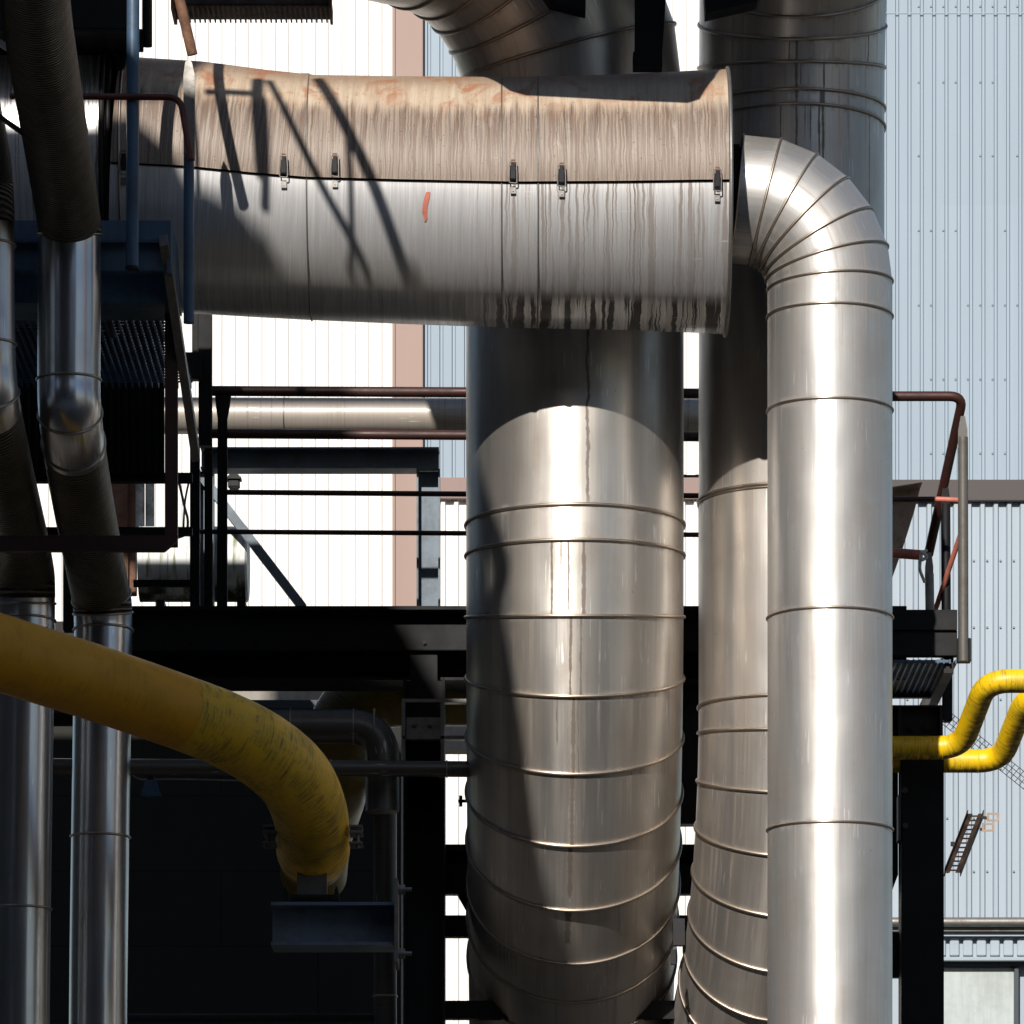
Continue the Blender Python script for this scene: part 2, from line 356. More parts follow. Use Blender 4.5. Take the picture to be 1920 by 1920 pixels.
# duct shells (u runs down, 0 at the front; v runs to the right from the left end)
def duct_mat(name, upper):
    k = N(name); uv = k.uv(); s = k.sep(uv); base = (0.60, 0.57, 0.54) if upper else (0.82, 0.82, 0.83)
    sw = k.n('ShaderNodeCombineXYZ', {0: s[1], 1: s[0], 2: 0.0}).outputs[0]           # x along the duct, y down it
    wv = k.math('MULTIPLY', k.math('SUBTRACT', k.noise(k.scale(sw, 9, 7), 1.0, 3), 0.5), 0.035)
    xw = k.math('ADD', s[1], wv); sww = k.n('ShaderNodeCombineXYZ', {0: xw, 1: s[0], 2: 0.0}).outputs[0]
    st = k.noise(k.scale(sw, 90, 1.6), 1.0, 3); st2 = k.noise(k.scale(sww, 22, 1.1), 1.0, 4, 0.65)
    drip = k.noise(k.scale(sww, 34, 0.7), 1.0, 2, 0.4); dripf = k.noise(k.scale(sww, 75, 1.3), 1.0, 2, 0.5)
    bl = k.noise(k.scale(sw, 3.0, 3.4), 1.0, 6, 0.65); spk = k.noise(k.scale(sw, 45, 45), 1.0, 2)
    c = k.mix(k.ramp(st, 0.25, 0.8), tuple(x*0.84 for x in base), tuple(min(1, x*1.1) for x in base))
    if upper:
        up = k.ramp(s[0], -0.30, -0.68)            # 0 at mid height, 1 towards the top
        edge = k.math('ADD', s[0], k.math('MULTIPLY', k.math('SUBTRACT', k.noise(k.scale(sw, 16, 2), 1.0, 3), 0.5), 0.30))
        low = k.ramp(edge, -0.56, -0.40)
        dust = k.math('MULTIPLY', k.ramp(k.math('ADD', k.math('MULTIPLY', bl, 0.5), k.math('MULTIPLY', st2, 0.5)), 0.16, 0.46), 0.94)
        pale = k.mix(k.ramp(s[0], -0.62, -0.92), k.mix(k.ramp(st2, 0.35, 0.7), (0.50, 0.40, 0.295), (0.39, 0.285, 0.195)), (0.30, 0.205, 0.135))  # pale dust, with the highlight band along the shell painted into it
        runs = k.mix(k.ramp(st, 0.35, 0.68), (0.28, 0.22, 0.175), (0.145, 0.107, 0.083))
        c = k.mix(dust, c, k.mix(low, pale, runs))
        rb = k.math('MULTIPLY', k.ramp(k.noise(k.scale(sw, 4, 3.6), 1.0, 6, 0.65, 0.6), 0.50, 0.64), up)
        c = k.mix(k.math('MULTIPLY', rb, 0.75), c, (0.33, 0.13, 0.06))
        dr = k.math('MULTIPLY', k.math('MAXIMUM', k.ramp(drip, 0.55, 0.61), k.math('MULTIPLY', k.ramp(dripf, 0.52, 0.59), 0.9)), k.math('MULTIPLY_ADD', low, 0.72, 0.16))
        hair = k.math('MULTIPLY', k.ramp(k.noise(k.scale(sww, 120, 1.1), 1.0, 1, 0.4), 0.60, 0.68), k.math('MULTIPLY_ADD', low, 0.8, 0.1))
        c = k.mix(k.math('MULTIPLY', hair, 0.8), c, (0.085, 0.05, 0.035))
        c = k.mix(k.math('MULTIPLY', dr, 0.7), c, (0.12, 0.07, 0.045))
        c = k.mix(k.math('MULTIPLY', k.ramp(spk, 0.64, 0.72), 0.7), c, (0.09, 0.05, 0.04))
        met = k.math('SUBTRACT', 0.22, k.math('MULTIPLY', k.math('MAXIMUM', dust, dr), 0.22), clamp=True); ro = k.ramp(dust, 0, 1, 0.4, 0.58)
    else:
        xr = k.math('MAXIMUM', k.ramp(s[1], 2.2, 2.75), 0.2)
        hair = k.ramp(k.noise(k.scale(sww, 62, 0.55), 1.0, 1, 0.4), 0.62, 0.68)
        dr = k.math('MULTIPLY', k.math('MAXIMUM', k.math('MULTIPLY', k.ramp(drip, 0.52, 0.60), 0.8), k.math('MAXIMUM', hair, k.math('MULTIPLY', k.ramp(dripf, 0.58, 0.64), 0.5))), k.math('MULTIPLY', xr, k.ramp(s[0], 1.0, 0.1, 0.4, 1.0)))
        c = k.mix(k.math('MULTIPLY', dr, 0.9), c, (0.13, 0.08, 0.055))
        film = k.math('MULTIPLY', k.ramp(st2, 0.42, 0.7), k.math('MULTIPLY_ADD', xr, 0.28, 0.02))
        c = k.mix(film, c, (0.30, 0.24, 0.195))
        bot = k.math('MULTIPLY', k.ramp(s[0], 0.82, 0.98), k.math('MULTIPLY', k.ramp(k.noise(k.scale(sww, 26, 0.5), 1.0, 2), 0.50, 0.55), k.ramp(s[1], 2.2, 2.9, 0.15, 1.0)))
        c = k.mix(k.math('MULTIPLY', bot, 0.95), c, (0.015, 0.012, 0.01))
        sc_ = k.n('ShaderNodeMapping', {'Vector': sw, 'Scale': (3.2, 70, 1), 'Rotation': (0, 0, 0.5)}).outputs[0]
        scr = k.math('MULTIPLY', k.ramp(k.noise(sc_, 1.0, 0), 0.76, 0.80), k.ramp(bl, 0.48, 0.6))
        c = k.mix(k.math('MULTIPLY', scr, 0.8), c, (0.85, 0.85, 0.85))
        met = k.math('SUBTRACT', 0.64, k.math('MULTIPLY', k.math('MAXIMUM', k.math('MAXIMUM', dr, film), bot), 0.4), clamp=True); ro = k.ramp(st, 0.2, 0.8, 0.28, 0.34)
    nb = k.bump(k.noise(k.scale(sw, 0.9, 1.1), 1.0, 2, 0.4), 0.35, 0.05); nb = k.bump(st2, 0.12, 0.004, nb)
    k.out(Base_Color=c, Metallic=met, Roughness=ro, Normal=nb)
    return k.brushed(0.56 if upper else 0.47)
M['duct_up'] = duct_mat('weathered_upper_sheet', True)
M['duct_low'] = duct_mat('streaked_lower_sheet', False)

def spiral_mat():
    k = N('spiral_wound_steel'); uv = k.uv(); s = k.sep(uv)
    ph = k.math('ADD', k.math('MULTIPLY', s[1], 2*math.pi/0.034), k.math('MULTIPLY', k.noise(k.scale(uv, 3, 5), 1.0, 3), 3.0))
    wv = k.math('SINE', ph); n = k.noise(k.scale(uv, 6, 5), 1.0, 5); st = k.noise(k.scale(uv, 5, 60), 1.0, 3)
    c = k.mix(k.ramp(wv, -0.3, 0.95), (0.030, 0.025, 0.018), (0.30, 0.25, 0.19)); c = k.mix(k.ramp(n, 0.4, 0.7), c, (0.10, 0.085, 0.055))  # rib shading put into the colour: dark grooves, light crests
    return k.out(Base_Color=c, Metallic=0.75, Roughness=k.ramp(st, 0.3, 0.7, 0.38, 0.6), Normal=k.bump(wv, 0.9, 0.008))
M['spiral'] = spiral_mat()
def yellow_mat(name, col, grime, gcol=(0.05, 0.05, 0.02), streak=True, rough=0.38, under=0.0):
    k = N(name); uv = k.uv(); s = k.sep(uv)
    n = k.noise(k.scale(uv, 5, 3.5), 1.0, 6, 0.65); st = k.noise(k.scale(uv, 5, 95), 1.0, 4, 0.7, 0.3); fz = k.noise(k.scale(uv, 9, 22), 1.0, 5, 0.7); sp = k.noise(k.scale(uv, 60, 60), 1.0, 2)
    c = k.mix(k.math('MULTIPLY', k.ramp(n, 0.35, 0.75), 0.5), col, tuple(x*y for x, y in zip(col, (0.78, 0.86, 0.9))))
    g = k.math('MULTIPLY', k.math('MULTIPLY', k.ramp(st, 0.47, 0.62), k.math('MULTIPLY', k.ramp(n, 0.40, 0.56), k.ramp(fz, 0.34, 0.52))), grime)
    c = k.mix(k.math('MULTIPLY', k.ramp(n, 0.46, 0.66), grime*0.45), c, tuple(x*y+.01 for x, y in zip(col, (0.50, 0.62, 1.0))))
    c = k.mix(g, c, gcol); c = k.mix(k.math('MULTIPLY', k.ramp(sp, 0.66, 0.72), grime), c, gcol)
    if under: c = k.mix(k.math('MULTIPLY', k.math('MULTIPLY', k.ramp(s[0], 0.015, 0.09), k.ramp(fz, 0.36, 0.58)), under), c, (0.06, 0.045, 0.015))
    return k.out(Base_Color=c, Roughness=k.ramp(n, 0.3, 0.8, rough, rough+0.2), Normal=k.bump(st, 0.15, 0.003))
M['yellow'] = yellow_mat('ochre_yellow_paint', (0.72, 0.32, 0.001), 0.25, rough=0.5)
M['yellow_dirty'] = yellow_mat('grimy_yellow_paint', (0.74, 0.42, 0.008), 0.85, rough=0.5)
M['yellow_bright'] = yellow_mat('bright_yellow_paint', (0.78, 0.49, 0.004), 0.6, rough=0.36, under=0.8)
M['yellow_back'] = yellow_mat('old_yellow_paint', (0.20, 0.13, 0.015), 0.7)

# ================================================================== SETTING
def g_mat():
    k = N('yard_concrete'); o = k.obj(); n = k.noise(o, 0.25, 6, 0.65); f = k.noise(o, 14, 4)
    c = k.mix(k.ramp(n, 0.3, 0.75), (0.085, 0.075, 0.065), (0.05, 0.045, 0.04)); c = k.mix(k.math('MULTIPLY', f, 0.4), c, (0.06, 0.055, 0.05))
    return k.out(Base_Color=c, Roughness=0.85, Normal=k.bump(f, 0.4, 0.01))
bm = bmesh.new(); bmesh.ops.create_grid(bm, x_segments=8, y_segments=8, size=600)
struct(link('ground', bm, g_mat()))
bm = bmesh.new(); vs = [bm.verts.new(c) for c in ((-60, -29, .004), (60, -29, .004), (60, 19, .004), (-60, 19, .004))]; bm.faces.new(vs)
struct(link('yard_paving', bm, paint('pale_paving', (0.36, 0.34, 0.31), 0.85, 0.4, (0.2, 0.18, 0.16), 0.3)))

# ---------------- cladding walls
def ribbed(bm, X0, X1, z0, z1, Y, pitch, rw, rd, mi=0, out=True):
    """trapezoid-ribbed sheet, ribs rw wide and rd deep every pitch"""
    x = X0; pts = [(X0, Y)]
    sg = -1 if out else 1
    while x+pitch < X1:
        a = x+(pitch-rw)/2
        pts += [(a, Y), (a+rw*0.22, Y+sg*rd), (a+rw*0.78, Y+sg*rd), (a+rw, Y)]
        x += pitch
    pts.append((X1, Y))
    lo = [bm.verts.new((p[0], p[1], z0)) for p in pts]; hi = [bm.verts.new((p[0], p[1], z1)) for p in pts]
    for i in range(len(pts)-1):
        f = bm.faces.new((lo[i], lo[i+1], hi[i+1], hi[i])); f.material_index = mi
    # back sheet so that the wall has thickness
    q = [bm.verts.new(c) for c in ((X0, Y+0.2, z0), (X1, Y+0.2, z0), (X1, Y+0.2, z1), (X0, Y+0.2, z1))]
    bm.faces.new(q)
    bm.faces.new([bm.verts.new(c) for c in ((X0, Y, z1), (X1, Y, z1), (X1, Y+0.2, z1), (X0, Y+0.2, z1))])
def wz(py, Y): return EYE+(HZ-py)/F*Y
def wx(px, Y): return (px-960)/F*Y
YW = 66.0
bld = thing('factory_building', 'tall factory hall with ribbed white and pale blue cladding and brown trim behind the pipes', 'building', (wx(900, YW), YW, 0))
bm = bmesh.new(); ribbed(bm, wx(-700, YW), wx(738, YW), 0, 34, YW, L(25, YW), L(10, YW), 0.026)
link('white_cladding', bm, M['wall_white'], bld, 'sunlit white ribbed cladding left of the brown strip')
bm = bmesh.new(); bx(bm, (wx(738, YW), YW-0.12, 0), (wx(793, YW-.1), YW+0.2, 34), bev=0.01)
bx(bm, (wx(736, YW), YW-0.15, 0), (wx(741, YW), YW-0.1, 34))
link('corner_strip', bm, M['wall_brown'], bld, 'faded brown vertical corner strip')
YB = 66.0
bm = bmesh.new(); ribbed(bm, wx(793, YB), wx(2500, YB), wz(900, YB), 34, YB, L(23.1, YB), L(7.5, YB), 0.035, out=False)
bm2 = bmesh.new(); ribbed(bm2, wx(1120, YB), wx(1420, YB), wz(894, YB), 34, YB-.12, L(25, YB), L(9, YB), 0.02)
link('white_cladding', bm2, M['wall_white'], bld, 'white ribbed bay glimpsed between the two big ducts')
# lap joint and screw heads
for zz_px in (23,):
    bx(bm, (wx(793, YB), YB-0.006, wz(24, YB)-0.012), (wx(2500, YB), YB+0.001, wz(24, YB)), 0)
for j, py in enumerate((12, 154, 292, 432, 572, 711, 850)):
    for i in range(40, 75):
        if random.random() < (0.95 if py == 12 else 0.55):
            x = wx(793, YB)+L(23.1, YB)*(i+0.5)-L(6.3, YB)
            bx(bm, (x-0.011, YB-0.012, wz(py, YB)-0.011), (x+0.011, YB, wz(py, YB)+0.011), 1)
link('blue_cladding', bm, [M['wall_blue'], M['screw']], bld, 'pale blue ribbed cladding')
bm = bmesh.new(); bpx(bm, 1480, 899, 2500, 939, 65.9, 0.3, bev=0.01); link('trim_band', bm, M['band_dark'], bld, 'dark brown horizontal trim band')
bm = bmesh.new(); bpx(bm, 793, 895, 1479, 935, 65.9, 0.3, bev=0.01); link('trim_band', bm, M['band_pink'], bld, 'lighter brown horizontal trim band')
YL = 65.96
bm = bmesh.new(); ribbed(bm, wx(793, YL), wx(1480, YL), 0, wz(934, YL), YL+.05, L(25, YL), L(12, YL), 0.05); link('lower_cladding', bm, M['wall_white'], bld, 'white ribbed cladding below the band')
bm = bmesh.new(); ribbed(bm, wx(1480, YL), wx(2500, YL), wz(1740, YL), wz(938, YL), YL+.05, L(25, YL), L(12, YL), 0.05)
for py in (1050, 1175, 1310, 1440, 1533, 1633):
    for i in range(6, 20):
        if random.random() < 0.6:
            x = wx(1480, YL)+L(25, YL)*(i+0.5)+L(12, YL)*0.75
            bx(bm, (x-0.011, YL+0.03, wz(py, YL)-0.011), (x+0.011, YL+0.052, wz(py, YL)+0.011), 1)
link('lower_cladding', bm, [M['wall_blue2'], M['screw']], bld, 'pale grey ribbed cladding below the dark band')
bm = bmesh.new()
tube(bm, [P(1600, 1729, 65.9), P(2500, 1729, 65.9)], L(9, 66), 20)
bpx(bm, 1600, 1738, 2500, 1746, 65.95, 0.2, bev=0.005)
link('gutter', bm, M['galv'], bld)
bm = bmesh.new(); x = 1600
bpx(bm, 1600, 1747, 2500, 1755, 66.02, 0.3)
while x < 2480: bpx(bm, x+4, 1757, x+21, 1792, 66.10, 0.1, bev=0.01); x += 25.3
bpx(bm, 1600, 1756, 2500, 1794, 66.16, 0.2)
bpx(bm, 1600, 1794, 2500, 1801, 65.95, 0.3, bev=0.005)
link('sill_moulding', bm, M['wall_blue2'], bld)
bm = bmesh.new(); bpx(bm, 1600, 1802, 2500, 2500, 66.25, 0.3)
link('lower_wall', bm, M['wall_blue2'], bld)
bm = bmesh.new(); bpx(bm, 1740, 1812, 1765, 2970, 66.1, 0.2, bev=.008); bpx(bm, 1902, 1812, 1910, 2970, 66.1, 0.2, bev=.008); bpx(bm, 1740, 1803, 1925, 1811, 66.08, 0.22, bev=.008)
dr = link('door', bm, M['greyblue'], bld, 'dark grey door surround')
bm = bmesh.new(); bpx(bm, 1766, 1814, 1901, 2960, 66.16, 0.06, bev=.006); link('door_leaf', bm, M['door_grey'], dr)

# ---------------- lower dark outbuilding
ob = thing('outbuilding', 'low dark outbuilding in shade under the black girder, lower left', 'building', P(450, 2960, 44))
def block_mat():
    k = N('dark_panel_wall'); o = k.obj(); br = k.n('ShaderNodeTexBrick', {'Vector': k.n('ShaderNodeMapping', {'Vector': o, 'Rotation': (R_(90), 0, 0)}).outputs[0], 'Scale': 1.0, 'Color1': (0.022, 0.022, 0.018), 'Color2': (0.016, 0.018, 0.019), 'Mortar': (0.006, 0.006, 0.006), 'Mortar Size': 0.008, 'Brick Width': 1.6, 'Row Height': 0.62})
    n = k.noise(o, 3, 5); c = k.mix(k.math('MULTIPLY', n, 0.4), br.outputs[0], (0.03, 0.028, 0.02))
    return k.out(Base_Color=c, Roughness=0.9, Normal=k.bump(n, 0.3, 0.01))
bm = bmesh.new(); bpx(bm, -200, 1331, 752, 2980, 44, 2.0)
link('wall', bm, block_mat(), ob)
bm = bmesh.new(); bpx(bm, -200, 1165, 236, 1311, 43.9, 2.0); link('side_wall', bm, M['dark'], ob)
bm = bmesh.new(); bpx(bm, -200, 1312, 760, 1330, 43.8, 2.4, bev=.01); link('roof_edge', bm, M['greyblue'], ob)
bw = tag(link('concrete_wall', (lambda b: (bpx(b, 230, 1262, 1000, 1405, 49, 0.3), bpx(b, 230, 1405, 690, 2960, 49, 0.3), b)[2])(bmesh.new()), M['concrete']), 'rough beige concrete wall glimpsed just below the black girder', 'wall')

# ================================================================== BIG PIPES
YM = 38.0
def loops_to_parts(loops, idx, parent, r=0.011, grow=0.004, mat='seam'):
    for i in idx:
        b = bmesh.new(); bead(b, loops[i], r, grow=grow); link('seam_ring', b, M[mat], parent)
# ---- main vertical duct
Rm = 0.775; Xm = wx(1078, YM); zb = EYE+(HZ-1003)/F*(YM-Rm); Rc = 2.59
path = []
hd = Vector((-0.80, -0.60, 0)).normalized(); zt = EYE+(HZ-205)/F*YM; Rt = 1.28
topc = Vector((Xm, YM, zt))
up = []
for k in range(0, 6):
    th = R_(18*k); up.append(topc+hd*Rt*(1-math.cos(th))+Vector((0, 0, Rt*math.sin(th))))
up.append(up[-1]+hd*0.75)
path = up[::-1]; ntop = len(path)
z945 = EYE+(HZ-945)/F*(YM-Rm)
path.append(Vector((Xm, YM, z945)))
for k in range(0, 7):
    th = R_(9.5*k); path.append(Vector((Xm, YM+Rc*(1-math.cos(th)), zb-Rc*math.sin(th))))
for st_l, an in ((0.42, 60), (0.48, 60), (3.6, 56)): path.append(path[-1]+Vector((0, math.sin(R_(an)), -math.cos(R_(an))))*st_l)
# lengths for the drip marks
cum = [0.0]
for i in range(1, len(path)): cum.append(cum[-1]+(path[i]-path[i-1]).length)
vz = lambda py: cum[ntop-1]+(path[ntop-1].z-(EYE+(HZ-py)/F*(YM-Rm)))
ux = lambda px: -math.asin((px-1078)/204.0)*Rm
n0 = ntop-1
drips = [(ux(1099), n0, 0.35, 0.98, 0.016, .055), (ux(1033), n0+2, 0, 0.98, 0.011, .02), (ux(1050), n0+2, 0, 0.30, 0.008, .01), (ux(1064), n0+2, 0, 0.9, 0.007, .02), (ux(1092), n0+2, 0, 0.98, 0.018, .03),
         (ux(1068), n0+3, 0, 0.98, 0.012, .02), (ux(1087), n0+3, 0, 0.98, 0.012, .03), (ux(1074), n0+4, 0, 0.98, 0.022, .02), (ux(1083), n0+4, 0, 0.98, 0.010, .03), (ux(1043), n0+4, 0, 0.6, 0.007, .02), (ux(1072), n0+5, 0, 0.98, 0.022, .01), (ux(1069), n0+6, 0, 0.8, 0.026, .01), (ux(1066), n0+7, 0, 0.6, 0.03, .01)]
M['steel_main'] = metal('brushed_steel_main', (0.58, 0.56, 0.535), 0.34, drips=drips, stain=0.26, dusty=0.07, dents=0.6)
vd = thing('vertical_duct', 'widest vertical steel duct with dark drip marks, crossing behind the horizontal duct', 'duct', (Xm, YM, 0), 'large steel ducts')
bm = bmesh.new(); lps = mitre(bm, path, Rm, 96, anchor=ntop); link('duct_body', bm, M['steel_main'], vd)
loops_to_parts(lps, list(range(1, ntop))+list(range(ntop, len(path)-1)), vd, 0.013, 0.005)
# support post under the far end
bm = bmesh.new(); e = path[-1]; bx(bm, (e.x-.15, e.y-.6, 0), (e.x+.15, e.y-.3, e.z-Rm+.02)); link('support_post', bm, M['black'], vd)
main_path = path

# ---- rear vertical duct
YR = 38.25; Rr = 174*YR/F; Xr = wx(1484, YR)
zb = EYE+(HZ-1298)/F*(YR-Rr); Rc2 = 2.15; ph = R_(5.5); hd2 = Vector((-math.sin(ph), math.cos(ph), 0))
path = []
zt = EYE+(HZ-157)/F*(YR-Rr); Rt = 1.40; hd3 = Vector((0.0, -1, 0))
up = [Vector((Xr, YR, zt))+hd3*Rt*(1-math.cos(R_(12*k)))+Vector((0, 0, Rt*math.sin(R_(12*k)))) for k in range(0, 8)]
up[-1] = Vector((Xr, YR, zt))+hd3*Rt+Vector((0, 0, Rt)); up.append(up[-1]+hd3*1.0)
path = up[::-1]; nt = len(path)
for py in (194, 905): path.append(Vector((Xr, YR, EYE+(HZ-py)/F*(YR-Rr))))
path.append(Vector((Xr, YR, zb)))
for k in range(0, 7):
    th = R_(5+9.3*k); path.append(Vector((Xr, YR, zb))+hd2*Rc2*(1-math.cos(th))+Vector((0, 0, -Rc2*math.sin(th))))
path.append(path[-1]+(hd2*math.sin(R_(65))+Vector((0, 0, -math.cos(R_(65)))))*3.0)
ur = lambda px: -math.asin((px-1484)/174.0)*Rr
rdr = [(ur(1484), nt-3, 0, 1, .012, .02), (ur(1484), nt-2, 0, 1, .014, .02), (ur(1484), nt-1, 0, 1, .015, .01), (ur(1484), nt, 0, .14, .010, .02), (ur(1470), nt-3, .1, 1, .008, .01), (ur(1492), nt-2, 0, .8, .006, .01), (ur(1535), nt-2, 0, 1, .010, .01), (ur(1532), nt-1, 0, 1, .026, .01),
       (ur(1526), nt, 0, .12, .012, .02), (ur(1533), nt, 0, .14, .014, .02), (ur(1455), nt, 0, .09, .008, .01), (ur(1500), nt, 0, .05, .006, .01), (ur(1510), nt, 0, .07, .007, .01), (ur(1623), nt, 0, .5, .006, .01), (ur(1620), nt-3, 0, 1, .008, .03)]
M['steel_rear'] = metal('brushed_steel_warm', (0.58, 0.555, 0.53), 0.35, stain=0.22, drips=rdr, dusty=0.10, dents=0.6)
rd = thing('vertical_duct', 'rear vertical steel duct half hidden behind the slim pipe, bending away at the bottom', 'duct', (Xr, YR, 0), 'large steel ducts')
bm = bmesh.new(); lps = mitre(bm, path, Rr, 88, anchor=nt); link('duct_body', bm, M['steel_rear'], rd)
loops_to_parts(lps, range(1, len(path)-1), rd, 0.012, 0.004)
l2 = [p+Vector((0, 0, -.022)) for p in lps[nt+1]]; b = bmesh.new(); bead(b, l2, 0.008, grow=.004); link('seam_ring', b, M['seam'], rd)
bm = bmesh.new(); e = path[-1]; bx(bm, (e.x-.15, e.y-.6, 0), (e.x+.15, e.y-.3, e.z-Rr+.02)); link('support_post', bm, M['black'], rd)

# ---- slim front pipe with elbow
YF = 36.75; Rf = 117*YF/F; Xf = wx(1556, YF)
ce = P(1393, 505, YF-0.0); Rfc = L(163, YF)
cx0 = Xf-Rfc; cz0 = EYE+(HZ-508)/F*(YF-Rf)
path = [Vector((cx0-0.10, YF, cz0+Rfc))]
for k in range(0, 7):
    th = R_(90-15*k); path.append(Vector((cx0+Rfc*math.cos(th), YF, cz0+Rfc*math.sin(th))))
path[0] = Vector((wx(1381, YF), YF, cz0+Rfc))
path[1] = path[0]+Vector((0.01, 0, 0)); del path[1]
for py in (567, 745, 1138, 1540): path.append(Vector((Xf, YF, EYE+(HZ-py)/F*(YF-Rf))))
path.append(Vector((Xf, YF, 0)))
fp = thing('vertical_pipe', 'slim bright vertical steel pipe in front with segmented elbow at the top', 'pipe', (Xf, YF, 0))
bm = bmesh.new(); lps = mitre(bm, path, Rf, 80, anchor=len(path)-2); link('pipe_body', bm, M['steel_front'], fp)
loops_to_parts(lps, range(0, len(path)-1), fp, 0.009, 0.003)
bm = bmesh.new(); tube(bm, [Vector((wx(1330, YF), YF, cz0+Rfc)), Vector((wx(1385, YF), YF, cz0+Rfc))], Rf*0.86, 40); link('collar', bm, M['dark'], fp)

# ---- big horizontal duct
YD = 36.68
prof = [(225, 346, 233), (365, 353, 231), (480, 364, 227), (583, 372, 224.5), (760, 377, 227), (960, 381.5, 229.5), (1170, 381, 234), (1300, 380, 240), (1364, 380, 243)]
dpath = [P(x, y, YD) for x, y, r in prof]; drad = [r*YD/F*0.994 for x, y, r in prof]
dp = []; dr_ = []
for i in range(len(dpath)-1):
    for t in (0, 0.25, 0.5, 0.75): dp.append(dpath[i].lerp(dpath[i+1], t)); dr_.append(drad[i]*(1-t)+drad[i+1]*t)
dp.append(dpath[-1]); dr_.append(drad[-1])
def duct_at(px, py):
    """where the line of sight through a picture point meets the duct"""
    x = (px-960)/F; z = (HZ-py)/F
    for i in range(len(prof)-1):
        if prof[i][0] <= px <= prof[i+1][0] or i == len(prof)-2 or px < prof[0][0]:
            t = max(0, min(1, (px-prof[i][0])/(prof[i+1][0]-prof[i][0]))); c = dpath[i].lerp(dpath[i+1], t); r = drad[i]*(1-t)+drad[i+1]*t; break
    # ray (Y, EYE+z*Y) in the yz plane
    zc = c.z-EYE; A = 1+z*z; B = -2*(c.y+z*zc); C = c.y**2+zc**2-r*r; D = B*B-4*A*C
    Y = (-B-math.sqrt(max(D, 0)))/(2*A); p = Vector((x*Y, Y, EYE+z*Y))
    n = Vector((0, Y-c.y, EYE+z*Y-c.z)).normalized(); return p, n
hdct = thing('horizontal_duct', 'large weathered horizontal duct with latched rusty upper shell crossing the picture', 'duct', (wx(790, YD), YD, wz(610, YD)), 'large steel ducts')
SA = R_(5.0)
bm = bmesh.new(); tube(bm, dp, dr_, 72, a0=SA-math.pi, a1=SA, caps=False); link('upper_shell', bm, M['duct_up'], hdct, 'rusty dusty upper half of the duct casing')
bm = bmesh.new(); tube(bm, dp, [r-0.004 for r in dr_], 72, a0=SA, a1=SA+math.pi, caps=False); link('lower_shell', bm, M['duct_low'], hdct, 'cleaner silver lower half of the duct casing')
# seam lips along the join
bm = bmesh.new()
for i in range(len(dp)-1):
    for sgn in (0,):
        def q(j, rr, a): return dp[j]+rr*(math.cos(a)*Vector((0, -1, 0))+math.sin(a)*Vector((0, 0, -1)))
        a = SA
        pts = [q(i, dr_[i]-.01, a-.006), q(i, dr_[i]+.008, a-.006), q(i, dr_[i]+.008, a+.006), q(i, dr_[i]-.01, a+.006)]
        pts2 = [q(i+1, dr_[i+1]-.01, a-.006), q(i+1, dr_[i+1]+.008, a-.006), q(i+1, dr_[i+1]+.008, a+.006), q(i+1, dr_[i+1]-.01, a+.006)]
        va = [bm.verts.new(p) for p in pts]; vb = [bm.verts.new(p) for p in pts2]
        for k in range(4): bm.faces.new((va[k], va[(k+1) % 4], vb[(k+1) % 4], vb[k]))
link('seam_lip', bm, M['seam'], hdct)
# sheet joints round the duct
for jx in (240, 583, 941, 1008):
    p = None
    for i in range(len(prof)-1):
        if prof[i][0] <= jx <= prof[i+1][0]:
            t = (jx-prof[i][0])/(prof[i+1][0]-prof[i][0]); c = dpath[i].lerp(dpath[i+1], t); r = drad[i]*(1-t)+drad[i+1]*t
    b = bmesh.new(); lp = ring_loop(c, Vector((1, 0, 0)), r+.001, 90); bead(b, lp, 0.005 if jx > 300 else .01); link('sheet_joint', b, M['galv'] if jx > 300 else M['seam'], hdct)
b = bmesh.new(); bead(b, ring_loop(dpath[-1]-Vector((.01, 0, 0)), Vector((1, 0, 0)), drad[-1]+.004, 100), 0.014); link('end_rim', b, M['galv'], hdct)
b = bmesh.new(); tube(b, [dpath[-1]-Vector((.03, 0, 0)), dpath[-1]-Vector((.012, 0, 0))], drad[-1]-.01, 64); link('end_plate', b, M['dark'], hdct)
# wider jacket at the left
b = bmesh.new(); cj = P(200, 330, 37.0); tube(b, [P(-700, 330, 37.0), P(213, 330, 37.0)], L(283, 37), 72); link('wide_jacket', b, M['duct_low'], hdct, 'wider drip-marked jacket of the duct at the far left')
for xx in (211, 221):
    b = bmesh.new(); bead(b, ring_loop(P(xx, 340, 36.9), Vector((1, 0, 0)), L(283 if xx == 211 else 262, 36.9), 90), 0.02); link('flange_ring', b, M['dark'], hdct)
